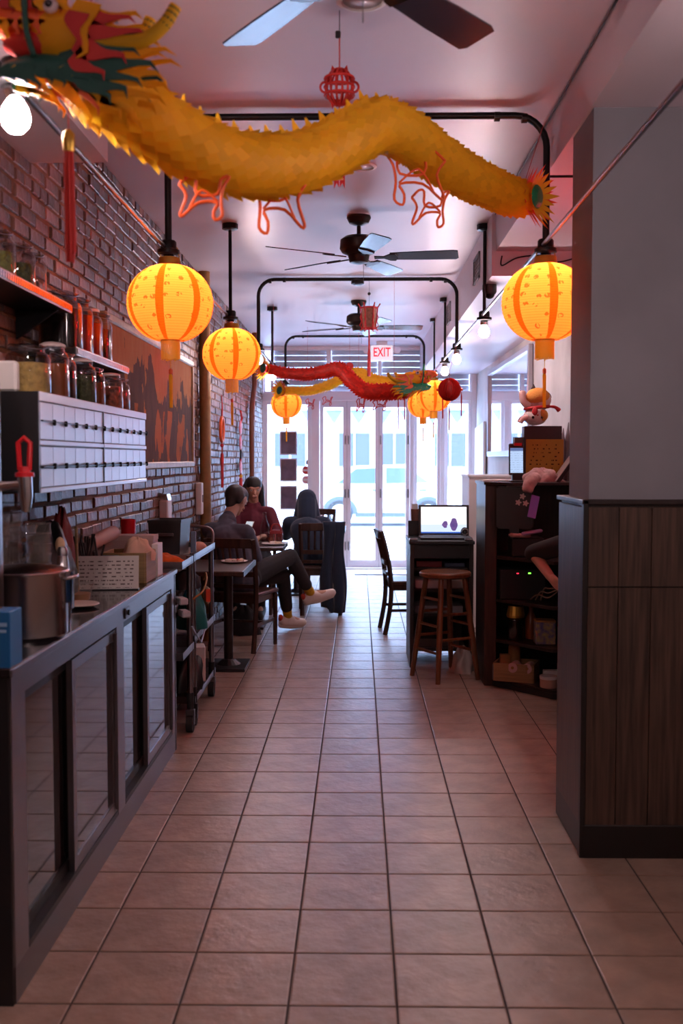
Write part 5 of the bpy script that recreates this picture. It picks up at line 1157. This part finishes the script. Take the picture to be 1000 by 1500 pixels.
foodm = [mat('pale_dumpling', (.70, .60, .52), .5), mat('red_sauce_food', (.5, .05, .04), .4), mat('beige_bread', (.65, .48, .32), .6)]
plate(-.93, 7.62, .748, 'plate of food on the nearest dining table', foodm, .10)
plate(-.76, 9.22, .748, 'plate with bread on the table before the seated man', [foodm[0], foodm[2]], .12)
plate(-.90, 11.4, .748, 'plate at the left of the window table'); plate(-.40, 11.4, .748, 'plate at the right of the window table')
bt = thing('water_bottle', 'clear glass water bottle on the table between the diners', 'bottle', (-.86, 9.36, .748)); ob('glass', G().lathe([(.001, 0), (.043, 0), (.046, .01), (.046, .14), (.036, .18), (.017, .225), (.015, .265), (.019, .27), (.019, .285)], 18), jarglass, bt, smooth='auto'); ob('water', G().lathe([(.001, .004), (.042, .004), (.042, .11), (.001, .111)], 16), glass, bt, smooth='auto')
def tumbler(x, y, lab, fm): 
    t = thing('tumbler', lab, 'glass', (x, y, .748), 0, 'tumblers on the table'); ob('glass', G().lathe([(.001, .0), (.030, .0), (.036, .09), (.034, .09), (.028, .008), (.001, .008)], 16), jarglass, t, smooth='auto')
    if fm: ob('drink', G().lathe([(.001, .009), (.027, .009), (.031, .06), (.001, .061)], 14), fm, t, smooth='auto')
tumbler(-.80, 9.32, 'tumbler of red tea beside the water bottle', mat('red_tea', (.30, .05, .02), .1)); tumbler(-.725, 9.35, 'clear water tumbler at the table edge', glass); tumbler(-.63, 11.45, 'tumbler on the window table', glass)

# ================================================================== PEOPLE
def cap(g, a, b, r0, r1=None, n=12):
    a = Vector(a); b = Vector(b); r1 = r0 if r1 is None else r1; d = (b-a); L = max(d.length, 1e-5); d = d/L
    pts = []; rr = []
    for k in range(5): s = sin(pi/2*k/4.0); pts.append(a - d*r0*cos(pi/2*k/4.0)); rr.append(max(.0008, r0*s))
    for k in range(5): s = cos(pi/2*k/4.0); pts.append(b + d*r1*sin(pi/2*k/4.0)); rr.append(max(.0008, r1*s))
    return g.tube(pts, rr, n)
def fuse(name, g, m, parent, voxel=.0075, it=4):
    me = g.mesh(name+'_src'); o = bpy.data.objects.new('tmp', me); COL.objects.link(o)
    md = o.modifiers.new('r', 'REMESH'); md.mode = 'VOXEL'; md.voxel_size = voxel
    sm = o.modifiers.new('s', 'SMOOTH'); sm.factor = .5; sm.iterations = it
    dgp = bpy.context.evaluated_depsgraph_get(); me2 = bpy.data.meshes.new_from_object(o.evaluated_get(dgp)); bpy.data.objects.remove(o)
    for p in me2.polygons: p.use_smooth = True
    me2.name = name; return ob(name, me2, m, parent)
def hand(g, wr, d, palm, s, curl=.5, spread=.012):
    """palm + five curled fingers; d along the hand, palm the palm-facing direction, s = side of the thumb"""
    wr = Vector(wr); d = Vector(d).normalized(); pn = (Vector(palm) - d*Vector(palm).dot(d)).normalized(); sd = d.cross(pn).normalized()*s
    cap(g, wr, wr+d*.045, .024, .028); 
    for k in range(4):
        o = (k-1.5)*.0195; b = wr+d*.075-sd*o*1.0; cap(g, wr+d*.03-sd*o*.8, b, .0135, .0115, 8)
        L1, L2, L3 = ((.036, .024, .018), (.040, .027, .019), (.037, .025, .018), (.029, .019, .016))[k]
        d1 = (d+pn*curl*.7).normalized(); d2 = (d+pn*curl*1.9).normalized(); d3 = (d*.4+pn*curl*2.4).normalized()
        p1 = b+d1*L1; p2 = p1+d2*L2; cap(g, b, p1, .0098, .0092, 8); cap(g, p1, p2, .0092, .0085, 8); cap(g, p2, p2+d3*L3, .0085, .0075, 8)
    t0 = wr+d*.025+sd*.022; t1 = t0+(d*.6+sd*.6+pn*.4).normalized()*.036; t2 = t1+(d*.9+pn*.7+sd*.05).normalized()*.030
    cap(g, t0, t1, .0125, .0105, 8); cap(g, t1, t2, .0105, .0085, 8)
def head_prims(g, c, f, up):
    f = Vector(f).normalized(); up = (Vector(up)-f*Vector(up).dot(f)).normalized(); sd = f.cross(up); c = Vector(c)
    cap(g, c-f*.018+up*.028, c+f*.012+up*.03, .082, .078, 16); cap(g, c+f*.03-up*.02, c+f*.032-up*.055, .062, .046, 14); cap(g, c+f*.055-up*.09, c+f*.045-up*.075, .026, .034)
    cap(g, c+f*.088+up*.005, c+f*.108-up*.028, .010, .014, 8); cap(g, c+f*.086-up*.058-sd*.016, c+f*.086-up*.058+sd*.016, .010, .010, 8)
    cap(g, c+f*.080+up*.024-sd*.035, c+f*.080+up*.024+sd*.035, .016, .016, 8)
    for s in (-1, 1): cap(g, c+sd*s*.080-f*.005+up*.012, c+sd*s*.078-f*.0-up*.022, .016, .010, 8)
    return f, up, sd
def person(label, J, shirt_m, trouser_m, shoe_m=None, sock_m=None, hair_m=None, hair='short', neckz=0, jacket=None, hips=True, sole=None, curl=.5, sleeve=.92):
    g = G(); f, up, sd = head_prims(g, J['head'], J['face'], J.get('hup', (0, 0, 1))); c = Vector(J['head'])
    nb = Vector(J['neck']); cap(g, nb, c-up*.06-f*.01, .056, .052); ch = Vector(J['chest']); pv = Vector(J['pelvis'])
    cap(g, pv, ch, .12, .12); cap(g, J['shl'], J['shr'], .055); cap(g, ch, nb, .10, .06)
    for s in 'lr':
        cap(g, J['sh'+s], J['el'+s], .046, .038); cap(g, J['el'+s], J['wr'+s], .038, .027)
        if 'hd'+s in J: hand(g, J['wr'+s], J['hd'+s], J['pm'+s], -1 if s == 'l' else 1, curl)
        if 'kn'+s in J:
            cap(g, J['hip'+s], J['kn'+s], .075, .052); cap(g, J['kn'+s], J['an'+s], .05, .034); cap(g, J['an'+s], J['toe'+s], .034, .026)
    root = fuse('person', g, skin, None); tag(root, label, 'person')
    g = G(); fw = J.get('fw', f); ww = Vector(J['shr'])-Vector(J['shl']); ww.normalize()
    cap(g, pv, ch, .142, .142); cap(g, pv-ww*.06, ch-ww*.05, .125, .125); cap(g, pv+ww*.06, ch+ww*.05, .125, .125); cap(g, Vector(J['shl'])+ww*.01, Vector(J['shr'])-ww*.01, .070, .070); cap(g, ch, nb-up*.02, .13, .075)
    cap(g, pv-ww*.07-Vector((0, 0, .04)), pv+ww*.07-Vector((0, 0, .04)), .13)
    for s in 'lr': cap(g, J['sh'+s], J['el'+s], .068, .056); cap(g, J['el'+s], Vector(J['el'+s]).lerp(Vector(J['wr'+s]), sleeve), .055, .040)
    sh_ = fuse('shirt' if not jacket else jacket, g, shirt_m, root, .010, 3)
    g = G(); cap(g, nb-up*.015-sd*.02, nb-up*.015+sd*.02, .062, .062); cap(g, nb+up*.01, nb+up*.022, .060, .055); fuse('collar', g, shirt_m, sh_, .008, 3)
    if trouser_m:
        g = G(); cap(g, Vector(J['hipl']), Vector(J['hipr']), .115)
        for s in 'lr':
            if 'kn'+s in J: cap(g, J['hip'+s], J['kn'+s], .098, .072); cap(g, J['kn'+s], Vector(J['kn'+s]).lerp(Vector(J['an'+s]), .74), .070, .055)
        fuse('trousers', g, trouser_m, root, .010, 3)
    if shoe_m:
        for s in 'lr':
            an = Vector(J['an'+s]); to = Vector(J['toe'+s]); d = (to-an); kn = Vector(J['kn'+s]); leg = (kn-an).normalized()
            dn = -(leg - d.normalized()*leg.dot(d.normalized())).normalized(); heel = an+dn*.045-d.normalized()*.035; tip = to+dn*.0
            g = G(); cap(g, heel, heel.lerp(tip, .5), .043, .044); cap(g, heel.lerp(tip, .5), tip, .044, .036); cap(g, an+leg*.0, heel, .044, .042); cap(g, an, heel.lerp(tip, .65), .04, .036)
            so = fuse('shoe', g, shoe_m, root, .008, 3)
            g = G(); cap(g, heel+dn*.034, heel.lerp(tip, .5)+dn*.038, .030, .032); cap(g, heel.lerp(tip, .5)+dn*.038, tip+dn*.026, .032, .028); fuse('sole', g, sole or shoe_m, so, .008, 2)
            g = G(); cap(g, an, an+leg*.15, .040, .046); k_ = fuse('sock', g, sock_m, root, .008, 2)
            if s == 'r' or True:
                g = G(); cap(g, heel-d.normalized()*.024+leg*.02, heel-d.normalized()*.02+leg*.045, .022, .020); fuse('heel_tab', g, mat('red_heel_tab', (.55, .05, .03), .6), so, .006, 2)
    g = G()
    if hair == 'short':
        cap(g, c-f*.030+up*.042, c+f*.022+up*.056, .088, .074, 16); cap(g, c-f*.052+up*.02, c-f*.052-up*.05, .064, .046); [cap(g, c+sd*s*.066-f*.02+up*.03, c+sd*s*.064-f*.03-up*.02, .030, .022) for s in (-1, 1)]
    elif hair == 'long':
        cap(g, c-f*.030+up*.036, c+f*.015+up*.050, .092, .080, 16)
        for s in (-1, 1): cap(g, c+sd*s*.060-f*.02+up*.02, c+sd*s*.085-f*.03-up*.20, .048, .040)
        cap(g, c-f*.05, c-f*.075-up*.22, .080, .075)
    else:   # hood and long hair falling on the back
        cap(g, c-f*.035+up*.034, c+f*.02+up*.046, .100, .086, 16); cap(g, c-f*.05, c-f*.06-up*.16, .095, .10); 
        for s in (-1, 1): cap(g, c+sd*s*.045+up*.02, c+sd*s*.07-up*.14, .06, .07)
    fuse('hair', g, hair_m, root, .008, 3)
    if hair != 'hood':
        for s in (-1, 1):
            e = c+f*.083+up*.006+sd*s*.031; ob('eye', G().ball(tuple(e), .011, 10, 6), mat('eyeball', (.6, .57, .55), .3), root, smooth=True); ob('iris', G().ball(tuple(e+f*.007), .0065, 8, 6), mat('dark_iris', (.02, .012, .01), .2), root, smooth=True)
            g = G(); cap(g, e+up*.022-sd*.014+f*.004, e+up*.022+sd*.014+f*.004, .004, .004, 6); ob('eyebrow', g, hair_m, root, smooth=True)
        g = G(); cap(g, c+f*.094-up*.058-sd*.016, c+f*.094-up*.058+sd*.016, .005, .005, 8); ob('lips', g, mat('lip', (.35, .12, .10), .4), root, smooth=True)
    return root
hairb = mat('black_hair', (.012, .010, .011), .5); navy = mat('slate_navy_cloth', (.075, .075, .11), .9, var=.25, vs=14); blk = mat('charcoal_trousers', (.014, .013, .017), .9)
burg = mat('burgundy_cloth', (.10, .008, .022), .85); dkblue = mat('dark_navy_coat', (.009, .022, .052), .9, sheen=.2)
snk = mat('off_white_sneaker', (.76, .68, .65), .6); sck = mat('mustard_sock', (.60, .34, .02), .8, var=.15, vs=40)
man = person('man in slate navy jacket with mustard socks and white sneakers, looking at his phone', dict(
    head=(-1.015, 8.47, 1.18), face=(.55, .75, -.42), neck=(-1.07, 8.36, 1.03), chest=(-1.07, 8.27, .86), pelvis=(-.99, 8.22, .58),
    shl=(-1.215, 8.33, .94), ell=(-1.17, 8.56, .76), wrl=(-1.03, 8.74, .86), hdl=(.5, .5, .5), pml=(.6, .2, -.2),
    shr=(-.905, 8.22, .93), elr=(-.845, 8.40, .70), wrr=(-.90, 8.66, .86), hdr=(-.1, .6, .7), pmr=(-.7, .5, 0),
    hipl=(-1.04, 8.30, .55), knl=(-.66, 8.82, .52), anl=(-.625, 9.02, .115), toel=(-.50, 9.14, .055),
    hipr=(-.90, 8.25, .56), knr=(-.585, 8.72, .69), anr=(-.415, 8.98, .33), toer=(-.235, 9.06, .335)),
    navy, blk, snk, sck, hairb, 'short', jacket='jacket', sole=mat('white_sole', (.7, .66, .64), .6), curl=.45)
p = thing('phone', 'white phone held up in the hands of the seated man', 'phone', (-.955, 8.80, .925)); ob('body', G().box(-.038, .038, -.004, .004, -.075, .075), white, p, bevel=.003); ob('display', G().box(-.034, .034, -.0055, -.004, -.068, .068), emis('phone_glow', (.75, .8, .9), .7), p)
p.rotation_euler = (R(-40), 0, R(-25))
person('diner with long black hair and burgundy top facing the camera at the second table', dict(
    head=(-1.03, 10.02, 1.225), face=(.25, -1, -.15), neck=(-1.035, 10.05, 1.07), chest=(-1.04, 10.02, .90), pelvis=(-1.05, 10.10, .58),
    shl=(-.875, 10.02, .99), ell=(-.78, 9.86, .80), wrl=(-.88, 9.64, .79), hdl=(-.5, -.6, 0), pml=(0, 0, -1),
    shr=(-1.20, 10.02, .99), elr=(-1.24, 9.80, .80), wrr=(-1.10, 9.62, .79), hdr=(.5, -.6, 0), pmr=(0, 0, -1),
    hipl=(-.97, 10.05, .55), knl=(-.93, 9.68, .53), anl=(-.93, 9.74, .10), toel=(-.93, 9.60, .04),
    hipr=(-1.13, 10.05, .55), knr=(-1.17, 9.68, .53), anr=(-1.17, 9.74, .10), toer=(-1.17, 9.60, .04)),
    burg, blk, mat('black_shoe', (.015, .013, .014), .5), blk, hairb, 'long')
person('hooded person in a dark navy coat seen from behind at the window table', dict(
    head=(-.53, 10.50, 1.075), face=(-.05, 1, -.25), neck=(-.53, 10.42, .94), chest=(-.52, 10.33, .80), pelvis=(-.43, 10.22, .56),
    shl=(-.71, 10.42, .87), ell=(-.76, 10.68, .72), wrl=(-.62, 10.93, .77), hdl=(.5, .6, 0), pml=(0, 0, -1),
    shr=(-.345, 10.42, .87), elr=(-.28, 10.68, .72), wrr=(-.38, 10.93, .77), hdr=(-.5, .6, 0), pmr=(0, 0, -1),
    hipl=(-.53, 10.25, .55), knl=(-.56, 10.70, .53), anl=(-.56, 10.66, .10), toel=(-.56, 10.82, .04),
    hipr=(-.35, 10.25, .55), knr=(-.32, 10.70, .53), anr=(-.32, 10.66, .10), toer=(-.32, 10.82, .04)),
    dkblue, blk, MATS['black_shoe'], blk, dkblue, 'hood', jacket='coat')
person('staff member in black, mostly hidden behind the pillar, elbow by the register', dict(
    head=(1.40, 5.72, 1.30), face=(-.3, 1, -.3), neck=(1.40, 5.68, 1.14), chest=(1.40, 5.66, .98), pelvis=(1.40, 5.62, .68),
    shl=(1.25, 5.76, 1.07), ell=(1.04, 6.08, .965), wrl=(1.10, 5.86, .85), hdl=(.3, -.8, -.4), pml=(1, 0, 0),
    shr=(1.53, 5.74, 1.07), elr=(1.48, 6.0, .96), wrr=(1.36, 6.2, 1.0), hdr=(-.3, .8, .1), pmr=(0, 0, -1),
    hipl=(1.31, 5.66, .66), knl=(1.28, 6.06, .68), anl=(1.28, 6.10, .26), toel=(1.27, 6.22, .20),
    hipr=(1.48, 5.66, .66), knr=(1.44, 6.06, .66), anr=(1.44, 6.10, .26), toer=(1.42, 6.22, .20)),
    mat('black_shirt', (.012, .011, .012), .9), blk, MATS['black_shoe'], blk, hairb, 'short', sleeve=.05)
ss = thing('staff_stool', 'dark stool under the staff member behind the pillar', 'stool', (1.40, 5.64, 0)); ob('seat', G().lathe([(.001, .52), (.16, .52), (.17, .54), (.001, .555)], 24), dwood2, ss, smooth='auto')
for sx_, sy_ in ((-1, -1), (1, -1), (1, 1), (-1, 1)): ob('leg', G().cyl((sx_*.14, sy_*.14, 0), (sx_*.1, sy_*.1, .52), .016, n=8), dwood2, ss)
ob('foot_ring', G().tube([(.15*cos(a), .15*sin(a), .18) for a in [2*pi*k/20 for k in range(20)]], .010, 6, closed=True), steel2, ss)
# coat over the chair, red bag
g = G(); nx, nz = 12, 22
for i in range(nx+1):
    for j in range(nz+1):
        u, v = i/nx, j/nz
        z = .925-.925*v*(.96 if u > .2 else .9); x = -.345+.21*u+.015*sin(v*7+u*3)+.02*v*(u-.3)
        y = 10.13-.33+.05*v+.022*sin(u*14+v*2)*(.3+v)-.03*(1-v)
        g.v.append((x, y, max(.012, z)))
for i in range(nx):
    for j in range(nz): a = i*(nz+1)+j; g.f.append((a, a+1, a+nz+2, a+nz+1))
co = ob('hanging_coat', g, dkblue, smooth=True); sm = co.modifiers.new('thick', 'SOLIDIFY'); sm.thickness = .03; sm.offset = -1
tag(co, 'long dark navy coat hanging over the chair back to the floor', 'coat')
bg_ = thing('red_handbag', 'red bag standing on the table beside the second diner', 'bag', (-.77, 9.52, .748)); ob('body', G().prism([(-.07, 0), (.07, 0), (.055, .11), (-.055, .11)], -.03, .03), mat('red_leather', (.30, .02, .02), .5), bg_, bevel=.012, seg=2)
ob('strap', G().tube(spline([(-.05, 0, .10), (-.03, 0, .16), (.03, 0, .16), (.05, 0, .10)], 4), .007, 8), MATS['red_leather'], bg_, smooth=True)
heap('backpack', dkc, (-1.0, 8.85, 0), (.14, .12), .24, 61, 'black bag lying on the floor below the second table', 'bag', rough=.15, mm=12)
